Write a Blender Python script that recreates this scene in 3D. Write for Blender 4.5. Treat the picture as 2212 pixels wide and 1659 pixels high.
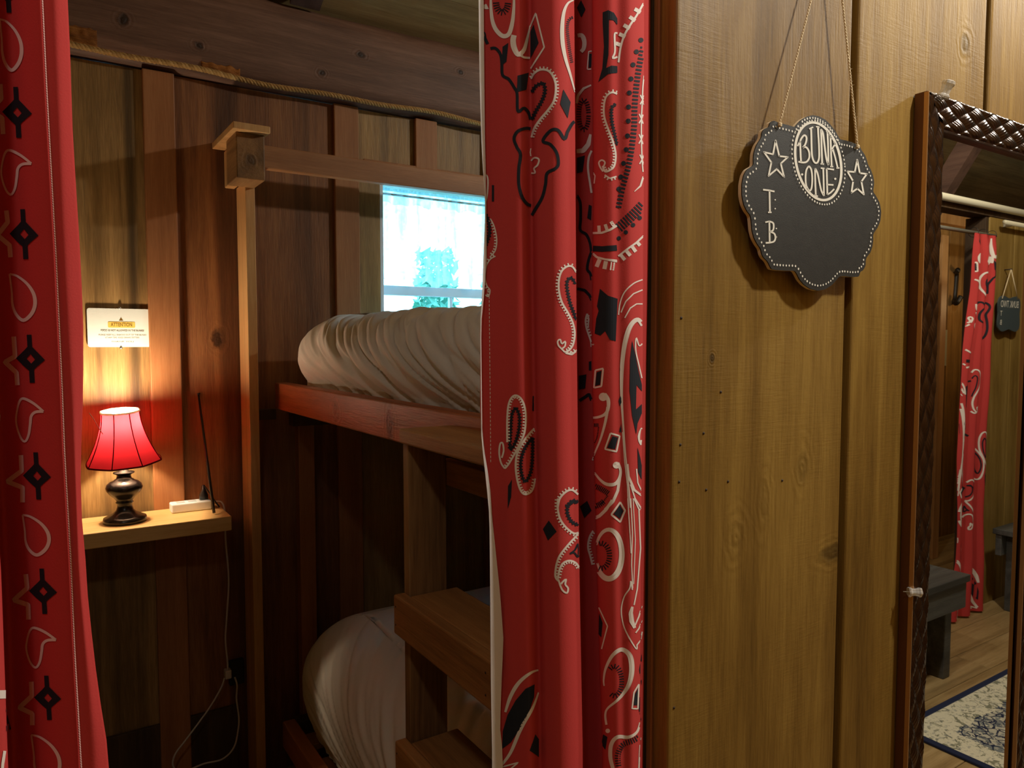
import bpy, bmesh, math, random
import numpy as np
from mathutils import Vector, Matrix, noise
from mathutils.bvhtree import BVHTree
from mathutils.geometry import delaunay_2d_cdt

for o in list(bpy.data.objects):
    bpy.data.objects.remove(o, do_unlink=True)
S = bpy.context.scene
COL = S.collection
random.seed(7)

# ------------------------------------------------------------------ camera
W, H, F = 2212, 1659, 1580.0
TH = math.atan((829.5 - 739) / F)
AZ = math.atan(2434 / F * math.cos(TH))          # the walls run along X, this far right of the view axis
EYE = Vector((0, 0, 1.35))
fh = Vector((math.cos(AZ), math.sin(AZ), 0))
RT = Vector((math.sin(AZ), -math.cos(AZ), 0))
FW = fh * math.cos(TH) + Vector((0, 0, -math.sin(TH)))
UP = RT.cross(FW)
cam_d = bpy.data.cameras.new('camera')
cam = bpy.data.objects.new('camera', cam_d)
COL.objects.link(cam)
R3 = Matrix((RT, UP, -FW)).transposed()
cam.matrix_world = Matrix.Translation(EYE) @ R3.to_4x4()
cam_d.sensor_width = 36
cam_d.lens = F / W * 36
cam_d.clip_start = 0.02
S.camera = cam

def ray(x, y):
    return FW + RT * ((x - 1106) / F) - UP * ((y - 829.5) / F)
def on(x, y, ax, v):
    """the point of the photograph (x, y) on the world plane axis = v"""
    d = ray(x, y)
    return EYE + d * ((v - EYE[ax]) / d[ax])

# ------------------------------------------------------------------ world, lights, exposure
wd = bpy.data.worlds.new('world'); S.world = wd
wd.use_nodes = True
bg = wd.node_tree.nodes['Background']
bg.inputs[0].default_value = (0.32, 0.78, 1.0, 1)
bg.inputs[1].default_value = 8.0
vs = S.view_settings
vs.view_transform = 'Standard'; vs.look = 'None'; vs.exposure = 0.0; vs.gamma = 1.0
try: vs.use_curve_mapping = False
except Exception: pass
try:
    S.cycles.use_denoising = True
    S.cycles.max_bounces = 7; S.cycles.diffuse_bounces = 3; S.cycles.glossy_bounces = 4
    S.cycles.transmission_bounces = 6; S.cycles.transparent_max_bounces = 12
    S.cycles.sample_clamp_indirect = 4.0
    S.cycles.caustics_reflective = False; S.cycles.caustics_refractive = False
except Exception: pass

def lamp(name, loc, power, col, rad):
    l = bpy.data.lights.new(name, 'POINT')
    l.energy = power; l.color = col; l.shadow_soft_size = rad
    o = bpy.data.objects.new(name, l); COL.objects.link(o); o.location = loc
    return o
lamp('overhead_light', (1.15, -0.11, 2.30), 44, (1.0, 0.95, 0.86), 0.04)
lamp('overhead_light', (3.0, 0.20, 2.72), 80, (1.0, 0.94, 0.82), 0.06)
lamp('overhead_light', (-0.25, -0.12, 2.38), 9, (1.0, 0.95, 0.88), 0.05)  # added fill lamp, brightens the left curtain's top and the ladder

# ------------------------------------------------------------------ helpers
def srgb(r, g, b):
    f = lambda c: (c / 255 / 12.92) if c / 255 <= 0.04045 else ((c / 255 + 0.055) / 1.055) ** 2.4
    return (f(r), f(g), f(b), 1)

def tag(o, label=None, cat=None, group=None, kind=None):
    if label: o['label'] = label
    if cat: o['category'] = cat
    if group: o['group'] = group
    if kind: o['kind'] = kind
    return o

def empty(name, loc, label=None, cat=None, group=None, kind=None):
    o = bpy.data.objects.new(name, None)
    o.empty_display_size = 0.02
    COL.objects.link(o); o.location = loc
    return tag(o, label, cat, group, kind)

def link(name, me, mats=(), parent=None, loc=None):
    """me holds world coordinates; the object's origin moves to loc (default: the parent's origin)"""
    for m in mats: me.materials.append(m)
    o = bpy.data.objects.new(name, me)
    COL.objects.link(o)
    origin = Vector(loc) if loc is not None else Vector((0, 0, 0))
    if loc is not None:
        me.transform(Matrix.Translation(-origin))
    if parent is not None:
        o.parent = parent
        p = parent; base = Vector((0, 0, 0))
        while p is not None:
            base += p.location; p = p.parent
        o.location = origin - base
    else:
        o.location = origin
    return o

def mesh(name, verts, faces, smooth=False):
    me = bpy.data.meshes.new(name)
    me.from_pydata([tuple(v) for v in verts], [], faces)
    me.update()
    if smooth:
        me.polygons.foreach_set('use_smooth', [True] * len(me.polygons))
    return me

def box(name, lo, hi, mat, parent=None, bev=0.0015, seg=2, mtx=None):
    lo, hi = Vector(lo), Vector(hi)
    c = (lo + hi) / 2; d = hi - lo
    bm = bmesh.new()
    bmesh.ops.create_cube(bm, size=1)
    for v in bm.verts:
        v.co = Vector((v.co.x * d.x, v.co.y * d.y, v.co.z * d.z))
    if bev:
        b = min(bev, min(d) * 0.45)
        bmesh.ops.bevel(bm, geom=list(bm.edges), offset=b, segments=seg, affect='EDGES', profile=0.5)
    if mtx is not None:
        bmesh.ops.transform(bm, matrix=mtx, verts=list(bm.verts))
    for v in bm.verts: v.co += c
    me = bpy.data.meshes.new(name); bm.to_mesh(me); bm.free()
    return link(name, me, [mat] if mat else [], parent, c)

def tube_geo(pts, rad, n=8, closed=False):
    pts = [Vector(p) for p in pts]
    V, Fc = [], []
    N = len(pts)
    up = Vector((0.123, 0.456, 0.88)).normalized()
    prev = None
    for i, p in enumerate(pts):
        a = pts[max(i - 1, 0)]; b = pts[min(i + 1, N - 1)]
        if closed: a = pts[(i - 1) % N]; b = pts[(i + 1) % N]
        t = (b - a).normalized()
        if prev is None:
            u = t.cross(up)
            if u.length < 1e-4: u = t.cross(Vector((1, 0, 0)))
        else:
            u = prev - t * prev.dot(t)
        u.normalize(); prev = u
        w = t.cross(u)
        r = rad[i] if hasattr(rad, '__len__') else rad
        for k in range(n):
            an = 2 * math.pi * k / n
            V.append(p + (u * math.cos(an) + w * math.sin(an)) * r)
    for i in range(N if closed else N - 1):
        j = (i + 1) % N
        for k in range(n):
            Fc.append((i * n + k, i * n + (k + 1) % n, j * n + (k + 1) % n, j * n + k))
    if not closed:
        Fc.append(tuple(range(n - 1, -1, -1)))
        Fc.append(tuple(range((N - 1) * n, N * n)))
    return V, Fc

class Geo:
    def __init__(s): s.V = []; s.F = []; s.M = []
    def add(s, vf, m=0):
        k = len(s.V); s.V += list(vf[0])
        for f in vf[1]: s.F.append(tuple(i + k for i in f)); s.M.append(m)
        return s
    def build(s, name, mats, parent=None, loc=None, smooth=True):
        me = mesh(name, s.V, s.F, smooth)
        if any(s.M): me.polygons.foreach_set('material_index', s.M)
        return link(name, me, mats, parent, loc)

def tube(name, pts, rad, mat, parent=None, loc=None, n=8, closed=False):
    return Geo().add(tube_geo(pts, rad, n, closed)).build(name, [mat], parent, loc if loc is not None else pts[0])

def lathe_geo(prof, c, n=40, fn=None):
    V, Fc = [], []
    for (r, z) in prof:
        for k in range(n):
            a = 2 * math.pi * k / n
            rr = fn(a, r, z) if fn else r
            V.append(Vector((c[0] + rr * math.cos(a), c[1] + rr * math.sin(a), c[2] + z)))
    for i in range(len(prof) - 1):
        for k in range(n):
            Fc.append((i * n + k, i * n + (k + 1) % n, (i + 1) * n + (k + 1) % n, (i + 1) * n + k))
    return V, Fc

def spline(pts, sub=8):
    """Catmull-Rom through the points (numpy rows)"""
    P = np.array(pts, float)
    out = []
    n = len(P)
    for i in range(n - 1):
        p0 = P[max(i - 1, 0)]; p1 = P[i]; p2 = P[i + 1]; p3 = P[min(i + 2, n - 1)]
        for k in range(sub):
            t = k / sub
            out.append(0.5 * ((2 * p1) + (-p0 + p2) * t + (2 * p0 - 5 * p1 + 4 * p2 - p3) * t * t + (-p0 + 3 * p1 - 3 * p2 + p3) * t ** 3))
    out.append(P[-1])
    return np.array(out)

# ------------------------------------------------------------------ materials
class NT:
    def __init__(s, name):
        s.m = bpy.data.materials.new(name); s.m.use_nodes = True
        s.t = s.m.node_tree; s.p = s.t.nodes['Principled BSDF']
        s.out = s.t.nodes['Material Output']
    def n(s, ty, **kw):
        nd = s.t.nodes.new(ty)
        for k, v in kw.items(): setattr(nd, k, v)
        return nd
    def l(s, a, b): s.t.links.new(a, b)
    def math(s, op, a, b=None, clamp=False):
        nd = s.n('ShaderNodeMath', operation=op); nd.use_clamp = clamp
        for i, v in enumerate((a, b)):
            if v is None: continue
            if isinstance(v, (int, float)): nd.inputs[i].default_value = v
            else: s.l(v, nd.inputs[i])
        return nd.outputs[0]
    def mix(s, f, a, b):
        nd = s.n('ShaderNodeMix', data_type='RGBA')
        for i, v in ((0, f), (6, a), (7, b)):
            if isinstance(v, (int, float, tuple)): nd.inputs[i].default_value = v
            else: s.l(v, nd.inputs[i])
        return nd.outputs[2]
    def ramp(s, f, stops):
        nd = s.n('ShaderNodeValToRGB'); e = nd.color_ramp.elements
        while len(e) < len(stops): e.new(0.5)
        for k, (p, c) in enumerate(stops): e[k].position = p; e[k].color = c
        s.l(f, nd.inputs[0]); return nd.outputs[0]
    def noise(s, vec, sc, det=3, rough=0.55, dist=0.0):
        nd = s.n('ShaderNodeTexNoise'); s.l(vec, nd.inputs['Vector'])
        nd.inputs['Scale'].default_value = sc; nd.inputs['Detail'].default_value = det
        nd.inputs['Roughness'].default_value = rough; nd.inputs['Distortion'].default_value = dist
        return nd.outputs['Fac']
    def mapping(s, vec, sc=(1, 1, 1), loc=(0, 0, 0)):
        nd = s.n('ShaderNodeMapping'); s.l(vec, nd.inputs['Vector'])
        nd.inputs['Scale'].default_value = sc; nd.inputs['Location'].default_value = loc
        return nd.outputs[0]

def plain(name, col, rough=0.5, metal=0.0, spec=0.5):
    t = NT(name); t.p.inputs['Base Color'].default_value = col
    t.p.inputs['Roughness'].default_value = rough; t.p.inputs['Metallic'].default_value = metal
    t.p.inputs['Specular IOR Level'].default_value = spec
    return t.m

def wood(name, dark, mid, light, axis='Z', rough=0.55, bump=0.25, scale=1.0, knots=(), sawn=0.0, spec=0.4, vary=0.35, streak=0.5):
    t = NT(name)
    tc = t.n('ShaderNodeTexCoord'); oi = t.n('ShaderNodeObjectInfo')
    off = t.n('ShaderNodeCombineXYZ')
    for i, k in enumerate((37.0, 71.0, 53.0)): t.l(t.math('MULTIPLY', oi.outputs['Random'], k), off.inputs[i])
    add = t.n('ShaderNodeVectorMath', operation='ADD'); t.l(tc.outputs['Object'], add.inputs[0]); t.l(off.outputs[0], add.inputs[1])
    st = {'X': (0.06, 1, 1), 'Y': (1, 0.06, 1), 'Z': (1, 1, 0.06)}[axis]
    g = t.mapping(add.outputs[0], tuple(v * scale for v in st))
    big = t.noise(g, 14, 4, 0.6, 0.8)
    med = t.noise(g, 55, 4, 0.65, 0.5)
    fine = t.noise(g, 330, 2, 0.6)
    low = t.noise(add.outputs[0], 2.2, 2)
    f = t.math('ADD', t.math('MULTIPLY', big, 0.62), t.math('MULTIPLY', med, 0.38))
    f = t.math('ADD', f, t.math('MULTIPLY', t.math('SUBTRACT', fine, 0.5), 0.28))
    f = t.math('ADD', f, t.math('MULTIPLY', t.math('SUBTRACT', low, 0.5), 0.35))
    c = t.ramp(f, [(0.30, dark), (0.5, mid), (0.70, light)])
    # dark vertical mineral streaks
    sk = t.noise(t.mapping(add.outputs[0], tuple(v * scale * (0.5 if v < 1 else 1) for v in st), (5, 3, 9)), 11, 3, 0.5, 0.3)
    skm = t.n('ShaderNodeMapRange'); t.l(sk, skm.inputs[0]); skm.inputs[1].default_value = 0.54; skm.inputs[2].default_value = 0.68
    skm.inputs[3].default_value = 0.0; skm.inputs[4].default_value = streak
    c = t.mix(skm.outputs[0], c, tuple(v * 0.35 for v in dark[:3]) + (1,))
    # board to board value shift
    hv = t.n('ShaderNodeHueSaturation'); t.l(c, hv.inputs['Color'])
    t.l(t.math('ADD', t.math('MULTIPLY', oi.outputs['Random'], vary), 1.0 - vary * 0.5), hv.inputs['Value'])
    c = hv.outputs[0]
    height = t.math('ADD', t.math('MULTIPLY', med, 0.5), t.math('MULTIPLY', fine, 0.5))
    for (k, r) in knots:                 # knots at known places of this board (object coordinates)
        sub = t.n('ShaderNodeVectorMath', operation='SUBTRACT'); t.l(tc.outputs['Object'], sub.inputs[0]); sub.inputs[1].default_value = k
        mul = t.n('ShaderNodeVectorMath', operation='MULTIPLY'); t.l(sub.outputs[0], mul.inputs[0]); mul.inputs[1].default_value = tuple(1 / x for x in r[:3])
        ln = t.n('ShaderNodeVectorMath', operation='LENGTH'); t.l(mul.outputs[0], ln.inputs[0])
        dn = t.math('ADD', ln.outputs['Value'], t.math('MULTIPLY', t.math('SUBTRACT', t.noise(add.outputs[0], 60, 2), 0.5), 0.9))
        mr = t.n('ShaderNodeMapRange'); t.l(dn, mr.inputs[0]); mr.inputs[1].default_value = 0.5; mr.inputs[2].default_value = 1.1
        mr.inputs[3].default_value = 1.0; mr.inputs[4].default_value = 0.0
        amt = r[3]
        c = t.mix(t.math('MULTIPLY', mr.outputs[0], amt), c, tuple(v * 0.25 for v in dark[:3]) + (1,))
        rings = t.math('SINE', t.math('MULTIPLY', dn, 9.0))
        fall = t.math('SUBTRACT', 1.0, t.math('MULTIPLY', ln.outputs['Value'], 0.4), True)
        height = t.math('ADD', height, t.math('MULTIPLY', t.math('MULTIPLY', rings, fall), 0.35))
    if sawn:
        ss = {'Z': (0.08, 0.08, 1), 'X': (1, 0.08, 0.08), 'Y': (0.08, 1, 0.08)}[axis]
        sn = t.noise(t.mapping(add.outputs[0], ss), 420, 3, 0.7)
        pm = t.noise(add.outputs[0], 7, 3)
        pr = t.n('ShaderNodeMapRange'); t.l(pm, pr.inputs[0]); pr.inputs[1].default_value = 0.42; pr.inputs[2].default_value = 0.62
        height = t.math('ADD', height, t.math('MULTIPLY', t.math('MULTIPLY', sn, pr.outputs[0]), sawn))
        fz = t.noise(t.mapping(add.outputs[0], (1, 1, 0.6)), 210, 4, 0.7)
        height = t.math('ADD', height, t.math('MULTIPLY', fz, sawn * 0.5))
    t.l(c, t.p.inputs['Base Color'])
    t.p.inputs['Roughness'].default_value = rough
    t.p.inputs['Specular IOR Level'].default_value = spec
    bp = t.n('ShaderNodeBump'); bp.inputs['Strength'].default_value = bump; bp.inputs['Distance'].default_value = 0.004
    t.l(height, bp.inputs['Height']); t.l(bp.outputs[0], t.p.inputs['Normal'])
    return t.m

def c3(r, g, b, k=1.0):
    x = srgb(r, g, b); return (x[0] * k, x[1] * k, x[2] * k, 1)

M = {}
FRONT = dict(dark=c3(95, 68, 23), mid=c3(130, 98, 40), light=c3(156, 123, 56))
M['front'] = wood('front_board_wood', **FRONT, rough=0.55, bump=0.20, sawn=0.5, spec=0.32, vary=0.12, streak=0.22)
M['opp'] = wood('opposite_board_wood', c3(120, 92, 42), c3(152, 122, 62), c3(176, 146, 84), rough=0.55, bump=0.2, sawn=0.3, spec=0.3, vary=0.12, streak=0.2)
M['front_edge'] = wood('front_board_edge_wood', c3(120, 70, 34), c3(150, 90, 44), c3(170, 106, 54), rough=0.6, bump=0.2, vary=0.1)
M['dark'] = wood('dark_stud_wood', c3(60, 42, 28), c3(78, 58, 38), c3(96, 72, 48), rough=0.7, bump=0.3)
M['back'] = wood('bunk_wall_board_wood', c3(108, 82, 48), c3(154, 118, 70), c3(190, 150, 94), rough=0.5, bump=0.3, streak=0.8, vary=0.3)
M['batten'] = wood('bunk_wall_batten_wood', c3(146, 92, 52), c3(168, 110, 66), c3(184, 126, 80), rough=0.55, bump=0.15, streak=0.2, vary=0.15)
M['pine'] = wood('new_pine_wood', c3(186, 134, 80), c3(212, 160, 102), c3(228, 182, 124), rough=0.5, bump=0.15, streak=0.25, vary=0.15)
M['pine_y'] = wood('stained_rail_wood', c3(150, 86, 52), c3(180, 110, 68), c3(200, 130, 84), axis='Y', rough=0.5, bump=0.2, streak=0.3, vary=0.15)
M['pine_x'] = wood('guard_rail_wood', c3(140, 92, 58), c3(168, 116, 76), c3(190, 136, 92), axis='X', rough=0.5, bump=0.2, streak=0.3, vary=0.15)
M['shelf'] = wood('shelf_pine_wood', c3(200, 150, 90), c3(222, 176, 112), c3(236, 196, 134), axis='X', rough=0.45, bump=0.12, streak=0.12, vary=0.05)
M['fir'] = wood('ladder_fir_wood', c3(104, 70, 40), c3(156, 114, 70), c3(186, 144, 94), rough=0.55, bump=0.3, streak=0.25, scale=0.6, vary=0.05)
M['tread'] = wood('ladder_tread_wood', c3(140, 92, 50), c3(176, 120, 68), c3(200, 144, 86), axis='Y', rough=0.5, bump=0.2, streak=0.2, vary=0.15)
M['ceil'] = wood('roof_deck_wood', c3(132, 106, 66), c3(164, 136, 90), c3(186, 158, 110), axis='X', rough=0.7, bump=0.2, streak=0.3)
M['rafter'] = wood('rafter_wood', c3(76, 54, 44), c3(96, 70, 58), c3(112, 84, 70), axis='Y', rough=0.7, bump=0.2)
M['floor'] = wood('floor_plank_wood', c3(132, 106, 66), c3(166, 138, 92), c3(190, 162, 114), axis='X', rough=0.45, bump=0.12, streak=0.3, vary=0.2)
M['bench'] = wood('dark_bench_wood', c3(60, 60, 58), c3(80, 80, 77), c3(100, 100, 96), axis='X', rough=0.5, bump=0.2, vary=0.1)
M['backing'] = plain('dark_backing', c3(30, 20, 13), 0.9)
M['navy_black'] = plain('navy_print', c3(34, 38, 46), 0.8, spec=0.2)
M['white_print'] = plain('white_print', c3(236, 226, 218), 0.8, spec=0.2)
M['black_plastic'] = plain('black_plastic', c3(26, 24, 24), 0.4)
M['white_plastic'] = plain('white_plastic', c3(236, 234, 230), 0.35)
M['grey_metal'] = plain('brushed_rod_metal', c3(190, 186, 172), 0.35, 0.6)
M['paint'] = plain('white_chalk_paint', c3(240, 236, 222), 0.7)
M['twine_n'] = None

def cloth(name, col, back, trans=0.25, weave=900, rough=0.85, sheen=0.0):
    t = NT(name)
    geo = t.n('ShaderNodeNewGeometry')
    c = t.mix(geo.outputs['Backfacing'], col, back) if back else None
    tc = t.n('ShaderNodeTexCoord')
    w = t.noise(tc.outputs['Object'], weave, 2)
    b = t.n('ShaderNodeBump'); b.inputs['Strength'].default_value = 0.12; b.inputs['Distance'].default_value = 0.001
    t.l(w, b.inputs['Height']); t.l(b.outputs[0], t.p.inputs['Normal'])
    if c is not None: t.l(c, t.p.inputs['Base Color'])
    else: t.p.inputs['Base Color'].default_value = col
    t.p.inputs['Roughness'].default_value = rough; t.p.inputs['Specular IOR Level'].default_value = 0.2
    t.p.inputs['Sheen Weight'].default_value = sheen
    tr = t.n('ShaderNodeBsdfTranslucent'); tr.inputs[0].default_value = col
    ms = t.n('ShaderNodeMixShader'); ms.inputs[0].default_value = trans
    t.l(t.p.outputs[0], ms.inputs[1]); t.l(tr.outputs[0], ms.inputs[2]); t.l(ms.outputs[0], t.out.inputs[0])
    return t.m
RED = c3(208, 70, 68)
M['red_cloth'] = cloth('red_bandana_cloth', RED, None, 0.14)
M['white_cloth'] = cloth('white_lining_cloth', c3(232, 226, 222), None, 0.2)
M['bedding'] = cloth('off_white_bedding', c3(234, 224, 212), None, 0.0, 600)
M['shade'] = cloth('red_lamp_shade_silk', c3(205, 40, 50), c3(255, 225, 205), 0.19, 1500)
M['shade_trim'] = cloth('dark_red_shade_trim', c3(120, 16, 24), None, 0.05, 800)
M['sheer'] = None

# ------------------------------------------------------------------ setting: bunk room back wall
BY = 2.28                                  # inner face of the bunk room's back wall boards
def struct(name, loc): return empty(name, loc, kind='structure')

wall_back = struct('wall_back', (0, BY, 0))
WX0, WX1, WZ0, WZ1 = 0.964, 1.72, 1.37, 1.885     # window opening
XL, XR = -0.95, 2.75
bat_x = [-0.005, 0.266, 0.806, 1.087, 1.357, 1.627, 1.897, 2.167, 2.437]
KN = ((0.449, 1.43),)
edges = [XL] + [x + 0.04 for x in bat_x] + [XR]
xx = XL
segs = []
for e in edges[1:]:
    segs.append((xx + 0.0015, e - 0.0015)); xx = e
bi = 0
for (a, b) in segs:
    mats = M['back']
    c = Vector(((a + b) / 2, BY + 0.011, 1.12))
    if a < KN[0][0] < b:
        mats = wood('knotted_wall_board_wood', c3(96, 58, 34), c3(132, 84, 50), c3(164, 110, 66), bump=0.3, streak=0.6,
                    knots=[((KN[0][0] - c.x, -0.011, KN[0][1] - c.z), (0.02, 0.03, 0.034, 0.9))])
    if b <= WX0 + 0.01 or a >= WX1 - 0.01:
        box('board', (a, BY, 0.0), (b, BY + 0.022, 2.098), mats, wall_back, 0.002)
    else:                                   # boards cut round the window opening
        box('board', (a, BY, 0.0), (b, BY + 0.022, WZ0), mats, wall_back, 0.002)
        box('board', (a, BY, WZ1), (b, BY + 0.022, 2.098), mats, wall_back, 0.002)
        if a < WX0: box('board', (a, BY, WZ0), (WX0, BY + 0.022, WZ1), mats, wall_back, 0.002)
        if b > WX1: box('board', (WX1, BY, WZ0), (b, BY + 0.022, WZ1), mats, wall_back, 0.002)
for x in bat_x:
    if WX0 - 0.02 < x + 0.04 < WX1 + 0.02:
        box('batten', (x, BY - 0.017, 0.0), (x + 0.081, BY - 0.0002, WZ0), M['batten'], wall_back, 0.003)
        box('batten', (x, BY - 0.017, WZ1 + 0.005), (x + 0.081, BY - 0.0002, 2.098), M['batten'], wall_back, 0.003)
    else:
        box('batten', (x, BY - 0.017, 0.0), (x + 0.081, BY - 0.0002, 2.098), M['batten'], wall_back, 0.003)
box('sheathing', (XL, BY + 0.023, 0), (WX0, BY + 0.06, 2.098), M['backing'], wall_back, 0)
box('sheathing', (WX1, BY + 0.023, 0), (XR, BY + 0.06, 2.098), M['backing'], wall_back, 0)
box('sheathing', (WX0, BY + 0.023, 0), (WX1, BY + 0.06, WZ0), M['backing'], wall_back, 0)
box('sheathing', (WX0, BY + 0.023, WZ1), (WX1, BY + 0.06, 2.098), M['backing'], wall_back, 0)
box('skirting', (XL, BY - 0.014, 0.0), (0.48, BY - 0.0002, 0.25), M['dark'], wall_back, 0.002)

# the log beam on top of the wall, with its bark patches
BSC = 2.24 / 2.16
bk = [((0.215, 2.177), (0.016, 0.02, 0.018)), ((0.395, 2.152), (0.015, 0.02, 0.012)), ((0.857, 2.223), (0.018, 0.02, 0.012)),
      ((0.734, 2.144), (0.013, 0.02, 0.012)), ((1.202, 2.24), (0.014, 0.02, 0.01))]
bc = Vector((0.9, 2.31, 2.22))
M['beam'] = wood('log_beam_wood', c3(84, 58, 47), c3(114, 82, 66), c3(140, 104, 86), axis='X', rough=0.55, bump=0.35, streak=0.4,
                 knots=[((k[0] * BSC - bc.x, -0.07, 1.35 + (k[1] - 1.35) * BSC - bc.z), r + (0.9,)) for k, r in bk])
beam_root = struct('trim_1', bc)
def beam_mesh():
    n, m = 90, 26
    V, Fc = [], []
    for i in range(n + 1):
        x = XL + (XR - XL) * i / n
        for k in range(m):
            a = 2 * math.pi * k / m
            cy, sz = math.cos(a), math.sin(a)
            e = 0.55
            y = math.copysign(abs(cy) ** e, cy) * 0.072
            z = math.copysign(abs(sz) ** e, sz) * 0.134
            j = noise.noise(Vector((x * 2.3, a * 1.2, 3.1))) * 0.006 + noise.noise(Vector((x * 9, a * 2.0, 1.1))) * 0.002
            V.append(Vector((x, 2.312 + y * (1 + j * 8), 2.236 + z + j)))
    for i in range(n):
        for k in range(m):
            Fc.append((i * m + k, (i + 1) * m + k, (i + 1) * m + (k + 1) % m, i * m + (k + 1) % m))
    Fc.append(tuple(range(m))); Fc.append(tuple(range((n + 1) * m - 1, n * m - 1, -1)))
    return mesh('log_beam', V, Fc, True)
link('log_beam', beam_mesh(), [M['beam']], beam_root, bc)
M['bark'] = wood('bark_wood', c3(110, 64, 26), c3(176, 110, 48), c3(214, 150, 74), axis='X', rough=0.8, bump=0.9, scale=3)
def bark(x0, x1, z0, z1, seed):
    n, m = 26, 10
    V, Fc = [], []
    for i in range(n + 1):
        u = i / n
        for k in range(m + 1):
            v = k / m
            p = Vector((x0 + (x1 - x0) * u, 2.243, z0 + (z1 - z0) * v))
            e = min(u, 1 - u, v * 0.6, (1 - v) * 0.5) * 6
            p.y -= max(0, min(1, e)) * 0.004 + 0.004 * noise.noise(p * 60 + Vector((seed, 0, 0)))
            p.z += 0.006 * noise.noise(Vector((u * 6, seed, v))) * (1 if v > 0.5 else 0.3)
            V.append(p)
    for i in range(n):
        for k in range(m):
            a = i * (m + 1) + k
            Fc.append((a, a + m + 1, a + m + 2, a + 1))
    o = link('bark_patch', mesh('bark_patch', V, Fc, True), [M['bark']], beam_root, V[0])
    sm = o.modifiers.new('s', 'SOLIDIFY'); sm.thickness = 0.008; sm.offset = -1
bark(0.088, 0.160, 2.118, 2.168, 1.0)
bark(0.415, 0.52, 2.113, 2.140, 5.0)
bark(-0.1, 0.02, 2.11, 2.15, 9.0)

# rope along the beam's lower edge: three twisted strands
M['rope'] = wood('jute_rope_fibre', c3(150, 112, 62), c3(190, 148, 90), c3(214, 176, 116), axis='X', rough=0.9, bump=0.5, scale=5, streak=0.1)
rope = empty('rope', (0.9, 2.255, 2.088), 'twisted jute rope pinned along the lower edge of the log beam', 'rope')
for s in range(3):
    pts = []
    N = 560
    for i in range(N + 1):
        x = -0.25 + 2.5 * i / N
        a = x / 0.030 * 2 * math.pi + s * 2 * math.pi / 3
        z = 2.110 + 0.004 * math.sin(x * 7) + 0.003 * math.sin(x * 17 + 1)
        y = 2.232 + 0.002 * math.sin(x * 5) 
        pts.append((x, y + 0.0042 * math.cos(a), z + 0.0042 * math.sin(a)))
    tube('strand', pts, 0.0043, M['rope'], rope, (0.9, 2.255, 2.088), n=6)

# ------------------------------------------------------------------ roof, floor, other walls
ceiling = struct('ceiling', (1.5, -0.15, 3.6))
SL = 0.52
def roof_plank(y0, y1, side):
    zf = lambda y: 2.385 + (2.32 - y) * SL if side > 0 else 2.33 + (y + 2.62) * SL
    lo = -1.0; hi = 8.0
    n = 0.001
    V = [(lo, y0 + n, zf(y0 + n)), (hi, y0 + n, zf(y0 + n)), (hi, y1 - n, zf(y1 - n)), (lo, y1 - n, zf(y1 - n))]
    V = [Vector(v) for v in V] + [Vector(v) + Vector((0, 0, 0.03)) for v in V]
    Fc = [(0, 3, 2, 1), (4, 5, 6, 7), (0, 1, 5, 4), (1, 2, 6, 5), (2, 3, 7, 6), (3, 0, 4, 7)]
    link('plank', mesh('plank', V, Fc), [M['ceil']], ceiling, (sum(v.x for v in V) / 8, (y0 + y1) / 2, zf((y0 + y1) / 2)))
y = 2.36
while y > -0.15:
    roof_plank(max(y - 0.19, -0.15), y, 1); y -= 0.19
y = -2.62
while y < -0.15:
    roof_plank(y, min(y + 0.19, -0.15), -1); y += 0.19
# tar-paper skin over the planks keeps daylight out
for sd in (1, -1):
    ye = 2.4 if sd > 0 else -2.7
    ze = (2.385 + (2.32 - ye) * SL if sd > 0 else 2.33 + (ye + 2.62) * SL) + 0.045
    zr = (2.33 + (2.32 + 0.15) * SL if sd > 0 else 2.33 + (2.62 - 0.15) * SL) + 0.045
    V = [Vector((-1.05, ye, ze)), Vector((8.05, ye, ze)), Vector((8.05, -0.15, zr)), Vector((-1.05, -0.15, zr))]
    V += [v + Vector((0, 0, 0.02)) for v in V]
    link('roof_skin', mesh('roof_skin', V, [(0, 3, 2, 1), (4, 5, 6, 7), (0, 1, 5, 4), (1, 2, 6, 5), (2, 3, 7, 6), (3, 0, 4, 7)]), [M['backing']], ceiling, (2.5, ye / 2, ze))
def rafter(x, side):
    zf = lambda y: (2.385 + (2.32 - y) * SL if side > 0 else 2.33 + (y + 2.62) * SL)
    ya, yb = (2.235, -0.16) if side > 0 else (-2.6, -0.14)
    V = []
    for yy in (ya, yb):
        for dx in (-0.045, 0.045):
            V.append(Vector((x + dx, yy, zf(yy) - 0.002))); V.append(Vector((x + dx, yy, zf(yy) - (0.075 if side > 0 else 0.12))))
    Fc = [(0, 1, 3, 2), (4, 6, 7, 5), (0, 2, 6, 4), (1, 5, 7, 3), (0, 4, 5, 1), (2, 3, 7, 6)]
    link('rafter', mesh('rafter', V, Fc), [M['rafter']], ceiling, (x, (ya + yb) / 2, zf(0)))
for x in (0.71, 1.9, 3.1, 4.3): rafter(x, 1)
for x in (0.3, 1.5, 2.7): rafter(x, -1)
br0, br1 = Vector((4.0, -1.12, 2.02)), Vector((4.0, -0.52, 2.98))
u_ = (br1 - br0).normalized(); n_ = Vector((0, -u_.z, u_.y)); V = []
for p in (br0, br1):
    for sx_, sn in ((-0.04, -0.045), (0.04, -0.045), (0.04, 0.045), (-0.04, 0.045)): V.append(p + Vector((sx_, 0, 0)) + n_ * sn)
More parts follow.
